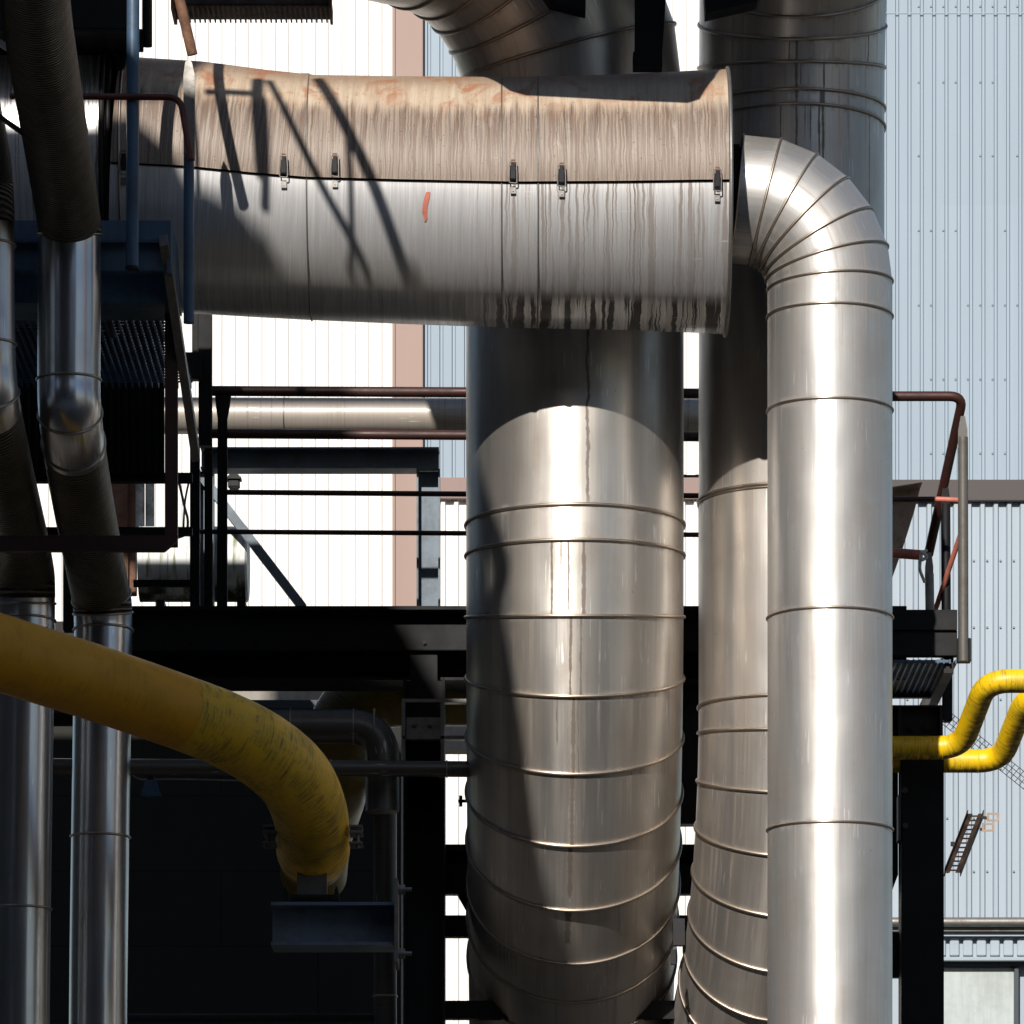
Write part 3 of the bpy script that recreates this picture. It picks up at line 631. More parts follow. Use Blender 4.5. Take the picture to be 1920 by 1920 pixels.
# latches
def latch(px, py, sc_=1.0):
    p, n = duct_at(px, py); X = Vector((1, 0, 0)); U = X.cross(n); U = U if U.z > 0 else -U
    b = bmesh.new(); obx(b, p+U*0.012*sc_+n*0.022, X, n, U, 0.034, 0.028, 0.085*sc_, 0, 0.004)
    obx(b, p+U*0.064+n*0.018, X, n, U, 0.026, 0.024, 0.03, 0, 0.004)
    lt = link('latch', b, M['dark'], hdct)
    b = bmesh.new()
    lp = [p+n*0.03+U*0.085-X*0.022, p+n*0.034+U*0.02-X*0.026, p+n*0.034-U*0.055-X*0.026, p+n*0.034-U*0.06+X*0.026, p+n*0.034+U*0.02+X*0.026, p+n*0.03+U*0.085+X*0.022, p+n*0.03+U*0.085-X*0.022]
    rod(b, lp, 0.0045, 0.01, 8); link('wire_loop', b, M['galv'], lt)
    b = bmesh.new(); obx(b, p-U*0.098+n*0.003, X, n, U, 0.038, 0.008, 0.05, 0, 0.002); bolt(b, p-U*0.105+n*0.005, n, 0.006, 0.005); link('keeper_plate', b, M['galv'], lt)
    b = bmesh.new(); obx(b, p+U*0.09+n*0.006, X, n, U, 0.03, 0.012, 0.03, 0, 0.002); link('hinge_plate', b, M['rust'], lt)
for px, py in ((232, 312), (532, 318), (628, 317), (962, 329), (1053, 335), (1345, 343)): latch(px, py)
# red paint dab
b = bmesh.new(); pts = [(803, 360, 4), (800, 372, 5), (797, 385, 4.5), (796, 398, 4.5), (798, 408, 3), (797, 415, 1.5)]
top = []; botv = []
for x, y, wd in pts:
    for lst, dx in ((top, -wd), (botv, wd)):
        p, n = duct_at(x+dx, y); lst.append((b.verts.new(p+n*0.003), b.verts.new(p+n*0.001)))
for i in range(len(pts)-1): b.faces.new((top[i][0], top[i+1][0], botv[i+1][0], botv[i][0]))
link('paint_mark', b, M['coral'], hdct, 'short red paint stroke on the lower shell')
b = bmesh.new(); p, n = duct_at(568, 150); obx(b, P(568, 144, YD), Vector((1, 0, 0)), Vector((0, 1, 0)), Vector((0, 0, 1)), 0.1, 0.12, 0.018, 0, .004); link('top_clip', b, M['dark'], hdct)

# ================================================================== LEFT PIPES
def bendy(name, label, keys, Rp, joints, group):
    """keys: (px,py,Y,kind) ; kind 1 = spiral wound, 0 = smooth"""
    root = thing(name, label, 'pipe', (P(keys[-1][0], 0, keys[-1][2]).x, keys[-1][2], 0), group)
    sp = smooth_path([P(a, b_, c) for a, b_, c, _ in keys], 10); kinds = []
    for i in range(len(keys)-1): kinds += [keys[i][3]]*10
    i = 0; v = 0.0
    while i < len(sp)-1:
        j = i
        while j < len(kinds) and kinds[j] == kinds[i]: j += 1
        b = bmesh.new(); seg = sp[i:j+1]; tube(b, seg, Rp if kinds[i] == 0 else Rp*1.01, 48, v0=v, caps=True)
        link('wound_section' if kinds[i] else 'smooth_section', b, M['spiral'] if kinds[i] else M['steel_side'], root); v += sum((seg[k+1]-seg[k]).length for k in range(len(seg)-1)); i = j
    for jx in joints:
        k = min(range(len(sp)), key=lambda q: abs((HZ-(sp[q].z-EYE)/sp[q].y*F)-jx)); d = sp[min(k+1, len(sp)-1)]-sp[max(k-1, 0)]
        b = bmesh.new(); bead(b, ring_loop(sp[k], d, Rp+.003, 48), 0.009); link('seam_ring', b, M['seam'], root)
    return root
yb = lambda py: 0
bendy('service_pipe', 'dark wound steel pipe weaving down the left, right one of the pair', [(48, -220, 30.0, 1), (66, 0, 31.6, 1), (82, 120, 32.5, 1), (106, 270, 33.8, 1), (127, 400, 34.9, 1), (130, 440, 35.05, 0), (130, 560, 35.05, 0), (129, 712, 35.05, 0), (131, 770, 35.08, 0), (139, 840, 35.45, 1), (159, 960, 36.5, 1), (184, 1090, 37.7, 1), (193, 1150, 37.9, 0), (192, 1300, 37.9, 0), (184, 1900, 37.9, 0), (182, 2960-16000/37.9, 37.9, 0)],
      0.207, (440, 714, 776, 828, 1120, 1148, 1186, 1586), 'wound pipes at the left edge')
bendy('service_pipe', 'dark wound steel pipe at the picture edge, left one of the pair', [(-100, -100, 31.0, 1), (-70, 150, 33.2, 1), (-40, 300, 34.6, 1), (-33, 420, 34.7, 0), (-32, 560, 34.7, 0), (-30, 680, 34.7, 0), (-20, 770, 34.85, 1), (8, 900, 35.9, 1), (42, 1050, 37.3, 1), (48, 1120, 37.5, 0), (46, 1300, 37.5, 0), (38, 1900, 37.5, 0), (37, 2960-16000/37.5, 37.5, 0)],
      0.207, (456, 652, 740, 1132, 1162, 1672), 'wound pipes at the left edge')

# ================================================================== YELLOW PIPES
yp = thing('gas_pipe', 'thick ochre yellow pipe sloping down from the left with a grimy elbow', 'pipe', P(587, 1660, 36.4))
ky = [(-260, 1140, 33.2), (-100, 1192, 33.7), (0, 1224, 34.0), (180, 1281, 34.5), (340, 1336, 34.9), (430, 1372, 35.15), (500, 1412, 35.4), (554, 1462, 35.75), (580, 1520, 36.15), (586, 1570, 36.6), (587, 1592, 36.95)]
sp = smooth_path([P(*k) for k in ky], 8); rr = 0.243
b = bmesh.new(); tube(b, sp[:33], rr, 56); link('straight_section', b, M['yellow'], yp)
b = bmesh.new(); tube(b, sp[32:], [rr*(1.0+0.05*min(1, i/20)) for i in range(len(sp[32:]))], 56, v0=3.0); link('elbow', b, M['yellow_dirty'], yp, 'dirt-streaked lighter yellow elbow')
d = (sp[-1]-sp[-3]).normalized()
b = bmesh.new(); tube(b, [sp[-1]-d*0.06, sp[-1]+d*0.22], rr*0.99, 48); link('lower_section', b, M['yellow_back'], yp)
for s_ in (-1, 1):
    b = bmesh.new()
    for q in (1552, 1563, 1583):
        a = P(587+s_*68, q, 36.3); c = P(587+s_*93, q, 36.3); bx(b, (min(a.x, c.x), 36.2, a.z-.008), (max(a.x, c.x), 36.45, a.z+.008), bev=.003)
    bolt(b, P(587+s_*84, 1590, 36.3), Vector((0, 0, 1)), .02, .05)
    link('clamp_ear', b, M['galv'], yp)
# pipe shoe and cantilever beam
shoe = thing('pipe_support', 'short grey steel shoe on the cantilever beam beneath the yellow elbow', 'support', P(585, 1690, 36.3))
b = bmesh.new(); bpx(b, 557, 1600, 613, 1676, 36.62, 0.10, bev=.004); link('shoe_web', b, M['galv'], shoe)
b = bmesh.new(); bpx(b, 545, 1677, 628, 1683, 36.15, 0.34, bev=.002); link('sole_plate', b, M['dark'], shoe)
for x in (537, 631):
    b = bmesh.new(); bpx(b, x-5, 1672, x+5, 1690, 36.1, .08, bev=.006); bolt(b, P(x, 1672, 36.14), Vector((0, 0, 1)), .014, .02); link('clip', b, M['dark'], shoe)
cb = thing('cantilever_beam', 'short grey I-beam bracket carrying the yellow elbow', 'beam', P(625, 1770, 36.2))
b = bmesh.new(); ibeam_x(b, 508, 738, 1691, 1772, 36.05, 0.42, 0.022); link('beam_body', b, M['slate'], cb)
b = bmesh.new(); bpx(b, 739, 1646, 746, 1804, 36.0, 0.5, bev=.003); link('end_plate', b, M['galv'], cb)
b = bmesh.new()
for q in (1668, 1788):
    for yy in (36.08, 36.4):
        c = P(747, q, yy); tube(b, [c, c+Vector((.045, 0, 0))], .038, 6); tube(b, [c+Vector((.045, 0, 0)), c+Vector((.09, 0, 0))], .015, 8)
link('bolts', b, M['galv'], cb)

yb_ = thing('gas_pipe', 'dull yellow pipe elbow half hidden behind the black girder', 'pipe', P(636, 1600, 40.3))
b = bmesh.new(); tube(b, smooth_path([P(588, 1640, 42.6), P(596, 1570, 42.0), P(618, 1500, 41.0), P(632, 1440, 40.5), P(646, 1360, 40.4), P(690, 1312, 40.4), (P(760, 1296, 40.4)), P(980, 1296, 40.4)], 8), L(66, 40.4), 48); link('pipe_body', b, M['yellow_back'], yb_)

Yy = 36.2
def ypipe(label, pts, r, Y):
    root = thing('gas_pipe', label, 'pipe', P(pts[1][0], pts[1][1]+20, Y), 'bright yellow pipes at the right edge')
    q = [P(a, b_, c) for a, b_, c in pts]; b = bmesh.new(); tube(b, round_path(q, 0.17, 8), r, 36); link('pipe_body', b, M['yellow_bright'], root)
    for t_ in (0.33, 0.9):
        b = bmesh.new(); c_ = q[0].lerp(q[1], t_) ; bead(b, ring_loop(c_, q[1]-q[0], r, 36), .004); link('weld_bead', b, M['yellow_bright'], root)
    return root
r1 = ypipe('bright yellow pipe stepping up at the right edge, front and upper of two', [(1450, 1402, 38.9), (1802, 1402, 38.9), (1850, 1277, 38.3), (2050, 1277, 38.3)], L(22, 38.6), 38.9)
r2 = ypipe('bright yellow pipe stepping up at the right edge, rear and lower of two', [(1450, 1427, 39.4), (1876, 1427, 39.4), (1926, 1302, 38.8), (2050, 1302, 38.8)], L(22, 39.1), 39.4)

# ================================================================== OTHER PIPES
def hpipe(name, label, x0, x1, y, Y, rpx, mat, joints=(), elbow_down=False, jm='seam', y1=None, cat='pipe'):
    y1 = y if y1 is None else y1
    root = thing(name, label, cat, P((x0+x1)/2, y+rpx, Y)); pts = [P(x0, y, Y), P(x1, y1, Y)]
    if elbow_down: pts = round_path([P(x0, y, Y), P(x1, y1, Y), P(x1, y1+160, Y)], 0.24, 10)
    b = bmesh.new(); tube(b, pts, L(rpx, Y), 36); link('pipe_body', b, M[mat], root)
    for jx in joints:
        b = bmesh.new(); bead(b, ring_loop(P(jx, y+(y1-y)*(jx-x0)/(x1-x0), Y), Vector((1, 0, 0)), L(rpx, Y)+.002, 40), .005); link('seam_ring', b, M[jm], root)
    return root
M['dusty_h'] = metal('dusty_sheet', (0.46, 0.42, 0.38), 0.38, su=1.4, sv=55, stain=0.75, stcol=(0.12, 0.085, 0.06), dusty=0.6, seams=False)
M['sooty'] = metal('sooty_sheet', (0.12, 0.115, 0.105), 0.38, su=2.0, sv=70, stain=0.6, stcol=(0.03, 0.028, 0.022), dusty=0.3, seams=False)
hpipe('insulated_pipe', 'sunlit grey insulated pipe behind the walkway handrail', 200, 1500, 779, 41.5, 34, 'dusty_h', (533, 1290), y1=783)
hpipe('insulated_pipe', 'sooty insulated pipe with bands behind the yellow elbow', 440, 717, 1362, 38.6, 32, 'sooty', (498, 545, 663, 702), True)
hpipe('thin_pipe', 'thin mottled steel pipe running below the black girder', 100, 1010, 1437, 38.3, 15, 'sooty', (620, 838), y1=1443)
hpipe('thin_pipe', 'thin dark conduit low against the outbuilding', 200, 700, 1908, 40.5, 7, 'dark')
dpipe = thing('drain_pipe', 'dark vertical drain pipe behind the cantilever beam', 'pipe', P(720, 2960-16000/40.5, 40.5))
b = bmesh.new(); tube(b, [P(722, 1470, 40.5), P(722, 1870, 40.5), P(722, 2960-16000/40.5, 40.5)], L(22, 40.5), 30); link('pipe_body', b, M['sooty'], dpipe)
for q in (1500, 1868):
    b = bmesh.new(); bead(b, ring_loop(P(722, q, 40.5), Vector((0, 0, 1)), L(22, 40.5), 36), .008); link('collar', b, M['seam'], dpipe)

tk = thing('drum_tank', 'white stained cylindrical tank lying behind the handrail', 'tank', P(365, 1130, 42.4))
b = bmesh.new(); tube(b, [P(262, 1058, 42.4), P(462, 1058, 42.4)], L(70, 42.4), 48)
def tank_mat():
    k = N('algae_stained_white'); uv = k.uv(); s = k.sep(uv); st = k.noise(k.scale(uv, 1.6, 16), 1.0, 4, 0.6, 0.3); n = k.noise(k.scale(uv, 4, 5), 1.0, 5)
    c = k.mix(k.ramp(st, 0.5, 0.62), (0.62, 0.64, 0.64), (0.20, 0.21, 0.11)); c = k.mix(k.math('MULTIPLY', k.ramp(s[0], 0.05, 0.26), k.ramp(n, 0.35, 0.55)), c, (0.035, 0.04, 0.02))
    return k.out(Base_Color=c, Roughness=0.5)
link('shell', b, tank_mat(), tk)
b = bmesh.new(); tube(b, [P(462, 1058, 42.4), P(466, 1058, 42.4)], [L(72, 42.4), L(66, 42.4)], 48); link('end_cap', b, M['white_paint'], tk)
for x in (300, 452):
    b = bmesh.new(); bpx(b, x-8, 1124, x+8, 1142, 42.2, .4, bev=.004); link('foot', b, M['dark'], tk)

# ================================================================== STEELWORK
def ground_z(): return 0.0
gd = thing('steel_girder', 'deep black girder running across behind the vertical ducts', 'girder', P(760, 1275, 39.4))
b = bmesh.new(); bpx(b, 235, 1136, 1700, 1219, 39.25, 0.05, bev=.004); bpx(b, 235, 1136, 1700, 1143, 39.1, .7, bev=.002); link('fascia_channel', b, M['black'], gd)
b = bmesh.new(); ibeam_x(b, 240, 1700, 1221, 1275, 39.4, .5, .02); bpx(b, 240, 1222, 1700, 1274, 39.85, .04); link('lower_beam', b, M['black'], gd)
b = bmesh.new(); bpx(b, 768, 1220, 820, 1283, 39.3, .1, bev=.004); link('cleat', b, M['black'], gd)
b = bmesh.new(); tube(b, [P(389, 1268, 39.5), P(389, 1279, 39.5)], .036, 16); link('drain_stub', b, M['black'], gd)

cp = thing('steel_column', 'black steel column with bolted bracket left of the widest duct', 'column', (wx(795, 39.2), 39.4, 0))
b = bmesh.new(); ibeam_z(b, 756, 834, 0, wz(1270, 39.1), 39.1, .32, .02); bpx(b, 762, 1395, 829, 2960, 39.24, .03); link('post', b, M['black'], cp)
b = bmesh.new()
bpx(b, 753, 1310, 875, 1317, 38.98, .1, bev=.003); bpx(b, 753, 1379, 875, 1386, 38.98, .1, bev=.003)
for x in (753, 826): bpx(b, x, 1317, x+7, 1430, 38.98, .1)
bpx(b, 762, 1345, 826, 1379, 39.03, .02)
for x in (776, 806): bolt(b, P(x, 1358, 39.03), Vector((0, -1, 0)), .024, .02)
link('bracket', b, M['galv'], cp)
b = bmesh.new(); bpx(b, 765, 1448, 824, 1522, 39.0, .1, bev=.01); link('junction_plate', b, M['steel_side'], cp)
c2 = thing('cross_brace', 'black braces and bracket between the two big ducts, low down', 'brace', P(1285, 1900, 39.5))
b = bmesh.new()
for y0, y1 in ((1418, 1545), (1596, 1676), (1716, 1756), (1876, 1910)): bpx(b, 828, y0 if y0 != 1418 else 1583, 1330, y1 if y0 != 1418 else 1620, 39.6, .12)
link('rails', b, M['black'], c2)
for nm, fn in (('brace_bar', lambda b: barbox(b, P(835, 1625, 39.75), P(900, 1740, 39.75), L(14, 39), .06)), ('brace_bar', lambda b: barbox(b, P(1255, 1600, 39.75), P(1320, 1680, 39.75), L(14, 39), .06)),
               ('web_plate', lambda b: bpx(b, 1262, 1282, 1330, 1545, 39.65, .15)), ('cleat', lambda b: bpx(b, 1262, 1722, 1284, 1772, 38.9, .1)), ('cleat', lambda b: bpx(b, 1258, 1780, 1267, 1808, 38.6, .06))):
    b = bmesh.new(); fn(b); link(nm, b, M['dark'], c2)
# small valve handle seen left of the duct
vh = thing('valve', 'tiny black knobbed valve handle at the left edge of the widest duct', 'valve', P(862, 1510, 38.6))
b = bmesh.new(); c = P(864, 1502, 38.6); tube(b, [c-Vector((.02, 0, 0)), c+Vector((.12, 0, 0))], .012, 10)
for k in range(6):
    a = k*math.pi/3; q = c+Vector((0, math.sin(a), math.cos(a)))*.03; tube(b, [q-Vector((.012, 0, 0)), q+Vector((.012, 0, 0))], .011, 8)
tube(b, [c-Vector((.008, 0, 0)), c+Vector((.01, 0, 0))], .026, 18)
link('hand_wheel', b, M['black'], vh)

# frame behind the walkway
fr = thing('steel_portal', 'grey blue I-beam frame with diagonal brace standing behind the walkway rails', 'steel frame', P(600, 1136, 42))
b = bmesh.new(); ibeam_x(b, 376, 823, 838, 878, 41.9, .22, .014); link('lintel', b, M['frame_blue'], fr)
b = bmesh.new(); ibeam_z(b, 781, 825, wz(1140, 41.9), wz(879, 41.9), 41.9, .22, .014); link('post', b, M['frame_blue'], fr)
b = bmesh.new(); ibeam_z(b, 372, 400, wz(1140, 41.9), wz(879, 41.9), 41.9, .2, .014); link('post', b, M['frame_blue'], fr)
b = bmesh.new(); barbox(b, P(378, 893, 41.95), P(568, 1140, 41.95), L(17, 42), .08); link('diagonal', b, M['frame_blue'], fr)
b = bmesh.new(); bpx(b, 427, 888, 449, 913, 41.6, .12, bev=.01); bpx(b, 424, 893, 452, 897, 41.58, .14); link('junction_box', b, M['dark'], fr)

# walkway handrail, left of the main duct
hr = thing('handrail', 'dark walkway handrail with thin rails behind the horizontal gap, left of the widest duct', 'handrail', P(640, 1210, 40.2))
b = bmesh.new(); rod(b, [P(398, 733, 40.2), P(1500, 739, 40.2)], L(9.5, 40.2)); link('top_rail', b, M['darkred'], hr)
b = bmesh.new(); rod(b, [P(398, 813, 40.2), P(1500, 820, 40.2)], L(9, 40.2)); link('rail', b, M['darkred'], hr)
b = bmesh.new(); rod(b, [P(425, 923, 40.2), P(1500, 931, 40.2)], L(5, 40.2)); link('rail', b, M['darkred'], hr)
b = bmesh.new(); rod(b, [P(250, 996, 40.2), P(1500, 1004, 40.2)], L(4.6, 40.2)); link('rail', b, M['darkred'], hr)
for x in (416,):
    b = bmesh.new(); w_ = L(9.5, 40.1)
    pts = [P(403, 742, 40.15), P(433, 742, 40.15), P(430, 765, 40.15), P(426, 785, 40.15), P(426, 1212, 40.15), P(406, 1212, 40.15), P(408, 785, 40.15), P(405, 765, 40.15)]
    prism(b, pts, Vector((0, .04, 0))); link('stanchion', b, M['black'], hr)
b = bmesh.new(); bpx(b, 372, 585, 397, 835, 40.0, .1, bev=.004); bpx(b, 360, 585, 371, 660, 40.02, .1); link('stanchion', b, M['black'], hr)
b = bmesh.new(); bpx(b, 356, 820, 374, 1205, 39.9, .08, bev=.003); bpx(b, 383, 840, 398, 1140, 39.95, .06, bev=.003); link('stanchion', b, M['black'], hr)
b = bmesh.new(); bpx(b, 250, 1087, 360, 1099, 40.1, .05); link('kick_rail', b, M['black'], hr)

# left platform (blue/black steel)
pf = thing('platform', 'dark steel platform at the left with blue edge beams and underside grating', 'platform', P(160, 1030, 35.4))
b = bmesh.new(); bpx(b, -300, 413, 313, 452, 35.3, .1, bev=.004); bpx(b, -300, 453, 313, 508, 35.35, .1, bev=.004); bpx(b, -300, 452, 313, 454, 35.28, .03); link('edge_beam', b, M['blue'], pf)
b = bmesh.new(); bpx(b, -300, 512, 318, 568, 35.6, .5, bev=.004); bpx(b, 313, 413, 320, 512, 35.3, 1.2); link('lower_beam', b, M['blue'], pf)
b = bmesh.new()
for i in range(0, 30):
    x0 = P(-60+i*13, 575, 36.2); bx(b, (x0.x, 36.2, x0.z-.02), (x0.x+.01, 38.6, x0.z+.02))
for j in range(26):
    z = P(0, 575, 36.2).z; yy = 36.25+j*.09; bx(b, (wx(-60, 36), yy, z+.001), (wx(320, 36), yy+.006, z+.015))
link('grating', b, M['blue'], pf)
b = bmesh.new(); bpx(b, 309, 572, 333, 1024, 35.9, .06, bev=.003); link('hanger', b, M['darkred'], pf)
b = bmesh.new()
prism(b, [P(-200, 1004, 35.7), P(334, 1004, 35.7), P(332, 1014, 35.7), P(308, 1033, 35.7), P(-200, 1033, 35.7)], Vector((0, .06, 0))); link('bottom_angle', b, M['darkred'], pf)
b = bmesh.new(); bpx(b, -200, 520, 306, 885, 38.9, .1); x = -200
while x < 306: bpx(b, x, 650, x+4, 885, 38.87, .03); x += 14
link('back_panel', b, M['black'], pf)
b = bmesh.new(); bpx(b, -200, 886, 360, 902, 39.0, .1); bpx(b, -200, 988, 360, 1001, 39.0, .1); link('cross_rail', b, M['black'], pf)
b = bmesh.new(); bpx(b, 118, 1030, 138, 1180, 38.6, .15); bpx(b, 120, 950, 136, 1180, 38.8, .15); link('post', b, M['black'], pf)
b = bmesh.new(); bpx(b, 345, 660, 376, 710, 39.9, .1, bev=.004); link('bracket', b, M['black'], pf)
sg = tag(link('stair_stringer', (lambda b: (barbox(b, P(306, 440, 35.3), P(366, 845, 36.6), L(16, 36), .25), b)[1])(bmesh.new()), M['galv']), 'grey slanting stair stringer edge beside the left platform', 'stair')
ps1 = thing('blue_post', 'blue round post in front of the left end of the duct', 'post', P(249, 520, 35.1), 'blue posts of the left platform')
b = bmesh.new(); tube(b, [P(250, -150, 35.1), P(248, 500, 35.1)], L(12, 35.1), 24); link('tube', b, M['blue'], ps1)
b = bmesh.new(); tube(b, [P(248, 500, 35.1), P(248, 505, 35.1)], L(13, 35.1), 24); link('cap', b, M['dark'], ps1)
ps2 = thing('blue_post', 'blue round post with flattened grey top in front of the duct', 'post', P(354, 607, 35.0), 'blue posts of the left platform')
b = bmesh.new(); pts = [P(354, 290, 35), P(354, 606, 35)]; tube(b, pts, L(10, 35), 24); link('tube', b, M['blue'], ps2)
b = bmesh.new(); prism(b, [P(352, 104, 35), P(360, 118, 35), P(365, 140, 35), P(365, 300, 35), P(344, 300, 35), P(344, 140, 35), P(347, 118, 35)], Vector((0, .03, 0))); link('flattened_top', b, M['galv'], ps2)
rr_ = thing('guard_rail', 'reddish bent guard rail between the blue posts', 'handrail', P(250, 290, 35.05))
b = bmesh.new(); rod(b, [P(20, 180, 35.2), P(338, 182, 34.98), P(358, 300, 34.9)], L(6.2, 35), .09); link('rail', b, M['red'], rr_)
rr2 = thing('guard_rail', 'rusty red handrail coming down from the top edge to the flattened post', 'handrail', P(361, 108, 34.9))
b = bmesh.new(); rod(b, [P(231, -450, 34.45), P(361, 103, 34.72)], L(10, 35)); link('rail', b, M['rust'], rr2)
rb = thing('strap_hanger', 'dark red square straps gripping the wound pipe at the upper left', 'bracket', P(70, 160, 33.6))
b = bmesh.new(); bpx(b, 32, 107, 130, 162, 33.55, .04, bev=.004); link('strap', b, M['darkred'], rb)
b = bmesh.new(); barbox(b, P(-20, 65, 33.4), P(60, 125, 33.4), L(11, 33), .03); link('strut', b, M['galv'], rb)
b = bmesh.new(); barbox(b, P(-20, 205, 33.4), P(60, 262, 33.4), L(9, 33), .03); link('strut', b, M['darkred'], rb)
tb = thing('overhead_beam', 'black beam along the top edge above the left end of the duct', 'beam', P(120, 55, 35.8))
b = bmesh.new(); bpx(b, -300, -160, 238, 54, 35.8, .3, bev=.004); link('web', b, M['black'], tb)
b = bmesh.new(); bpx(b, -300, 55, 238, 60, 35.6, .6); link('flange', b, M['black'], tb)
b = bmesh.new(); prism(b, [P(213, 55, 36.1), P(238, 55, 36.1), P(238, 105, 36.1), P(221, 170, 36.1)], Vector((0, .1, 0))); link('gusset', b, M['black'], tb)
cd = thing('conduit', 'black capped tube hanging from the top edge beside the blue post', 'pipe', P(276, 88, 36.3))
b = bmesh.new(); tube(b, [P(276, -150, 36.3), P(276, 87, 36.3)], L(9.5, 36.3), 20); link('tube', b, M['black'], cd)
b = bmesh.new(); bpx(b, 258, 54, 268, 92, 36.25, .08, bev=.004); link('clip', b, M['black'], cd)
hd_ = thing('hanging_duct', 'dark underside of a duct casing at the top edge', 'duct', P(472, 42, 38.5))
b = bmesh.new(); bpx(b, 322, -140, 620, 10, 38.2, .36, bev=.01); link('casing', b, M['soot_paint'], hd_)
b = bmesh.new(); bpx(b, 320, -10, 326, 16, 38.15, .4); bpx(b, 616, -10, 621, 16, 38.15, .4)
for i in range(30): bpx(b, 330+i*9.6, 10, 333+i*9.6, 14, 38.17, .38)
link('lip', b, M['rust'], hd_)

# hidden service area seen through the platform
op = thing('equipment_panel', 'rusty orange cabinet with white pipes glimpsed behind the wound pipe', 'cabinet', P(232, 1100, 43))
b = bmesh.new(); bpx(b, 200, 886, 240, 1110, 43.0, .3, bev=.01); bpx(b, 241, 886, 254, 1110, 43.05, .2, bev=.005); link('panel', b, M['rust'], op)
for x in (263, 281):
    b = bmesh.new(); tube(b, [P(x, 880, 42.9), P(x, 990, 42.9)], L(8.5, 43), 18); link('white_pipe', b, M['white_paint'], op)

# top black hangers
th_ = thing('hanger_bracket', 'black steel hanger dropping from the top edge in front of the duct elbow', 'bracket', P(1218, 123, 36.95))
b = bmesh.new(); prism(b, [P(1192, -200, 36.95), P(1262, -200, 36.95), P(1240, 122, 36.95), P(1190, 122, 36.95)], Vector((0, .12, 0))); link('bar', b, M['black'], th_)
b = bmesh.new(); bpx(b, 1187, 96, 1242, 124, 36.93, .16, bev=.004); link('end_block', b, M['black'], th_)
tg = thing('roof_girder', 'black slanting girder edges along the top of the picture', 'girder', P(1200, 0, 36.9))
b = bmesh.new(); prism(b, [P(985, -60, 36.9), P(1100, -60, 36.9), P(1098, 19, 36.9), P(1030, 2, 36.9)], Vector((0, .2, 0))); link('bottom_plate', b, M['black'], tg)
b = bmesh.new(); prism(b, [P(1318, -60, 36.6), P(1450, -60, 36.6), P(1420, 2, 36.6), P(1323, 25, 36.6)], Vector((0, .2, 0))); link('bottom_plate', b, M['black'], tg)

b = bmesh.new()
for i in range(9):
    for q in (1150, 1206): bolt(b, P(300+i*62, q, 39.25), Vector((0, -1, 0)), .016, .014)
link('bolts', b, M['dark'], gd)
cbl = thing('cable', 'thin grey cable run clipped along the top of the dark outbuilding', 'cable', P(340, 1463, 43.7))
b = bmesh.new(); rod(b, [P(238, 1440, 43.7), P(256, 1462, 43.7), P(330, 1461, 43.7), P(455, 1464, 43.7), P(700, 1462, 43.7)], .007, .1, 8); link('sheath', b, M['galv'], cbl)
cb2 = thing('cable', 'black cable looping down beside the platform hanger at the left', 'cable', P(345, 990, 39.3))
b = bmesh.new(); tube(b, smooth_path([P(336, 905, 39.3), P(346, 950, 39.3), P(352, 975, 39.3), P(349, 1000, 39.3), P(334, 1008, 39.3)], 8), .010, 8); tube(b, smooth_path([P(356, 895, 39.25), P(347, 940, 39.25), P(344, 990, 39.25)], 8), .008, 8); link('sheath', b, M['galv'], cb2)

# ================================================================== RIGHT PLATFORM
YP = 38.6
rp = thing('platform', 'black steel platform end with grating underside right of the slim pipe', 'platform', P(1733, 1385, YP))
b = bmesh.new(); bpx(b, 1560, 1143, 1795, 1181, YP, .08, bev=.003); bpx(b, 1560, 1182, 1795, 1229, YP+.03, .1, bev=.003); link('toe_board', b, M['black'], rp)
b = bmesh.new(); zz = P(0, 1234, YP).z
for i in range(18):
    x0 = wx(1600+i*11.3, YP); bx(b, (x0, YP+.05, zz-.03), (x0+.012, YP+1.35, zz+.0))
for j in range(40): bx(b, (wx(1600, YP), YP+.06+j*.032, zz-.02), (wx(1780, YP), YP+.066+j*.032, zz-.002))
link('grating', b, M['blue'], rp)
b = bmesh.new(); bx(b, (wx(1772, YP), YP+.1, zz-.09), (wx(1790, YP), YP+3.0, zz+.06)); bx(b, (wx(1600, YP), YP+1.36, zz-.06), (wx(1772, YP), YP+1.42, zz+.05)); link('side_beam', b, M['dark'], rp)
b = bmesh.new(); ibeam_x(b, 1600, 1768, 1322, 1384, YP+.5, .2, .014); bpx(b, 1684, 1326, 1690, 1381, YP+.5, .1); bpx(b, 1762, 1322, 1768, 1384, YP+.48, .24)
for x in (1708, 1737): bolt(b, P(x, 1366, YP+.58), Vector((0, -1, 0)), .026, .02)
link('support_beam', b, M['dark'], rp)
b = bmesh.new(); bpx(b, 1768, 1250, 1786, 1352, YP+1.5, .1, bev=.01); link('drop_post', b, M['black'], rp)
cl = thing('steel_column', 'black steel column right of the slim pipe reaching the bottom edge', 'column', (wx(1730, YP+.6), YP+.6, 0))
b = bmesh.new(); bx(b, (wx(1690, YP+.6), YP+.6, 0), (wx(1770, YP+.6), YP+.9, wz(1386, YP+.6)), bev=.006); link('post', b, M['black'], cl)
b = bmesh.new(); bx(b, (wx(1684, YP+.55), YP+.55, wz(1555, YP)), (wx(1689, YP+.55), YP+.75, wz(1470, YP)))
for q in (1482, 1549): bolt(b, P(1697, q, YP+.59), Vector((0, -1, 0)), .024, .02)
link('splice_plate', b, M['greyblue'], cl)
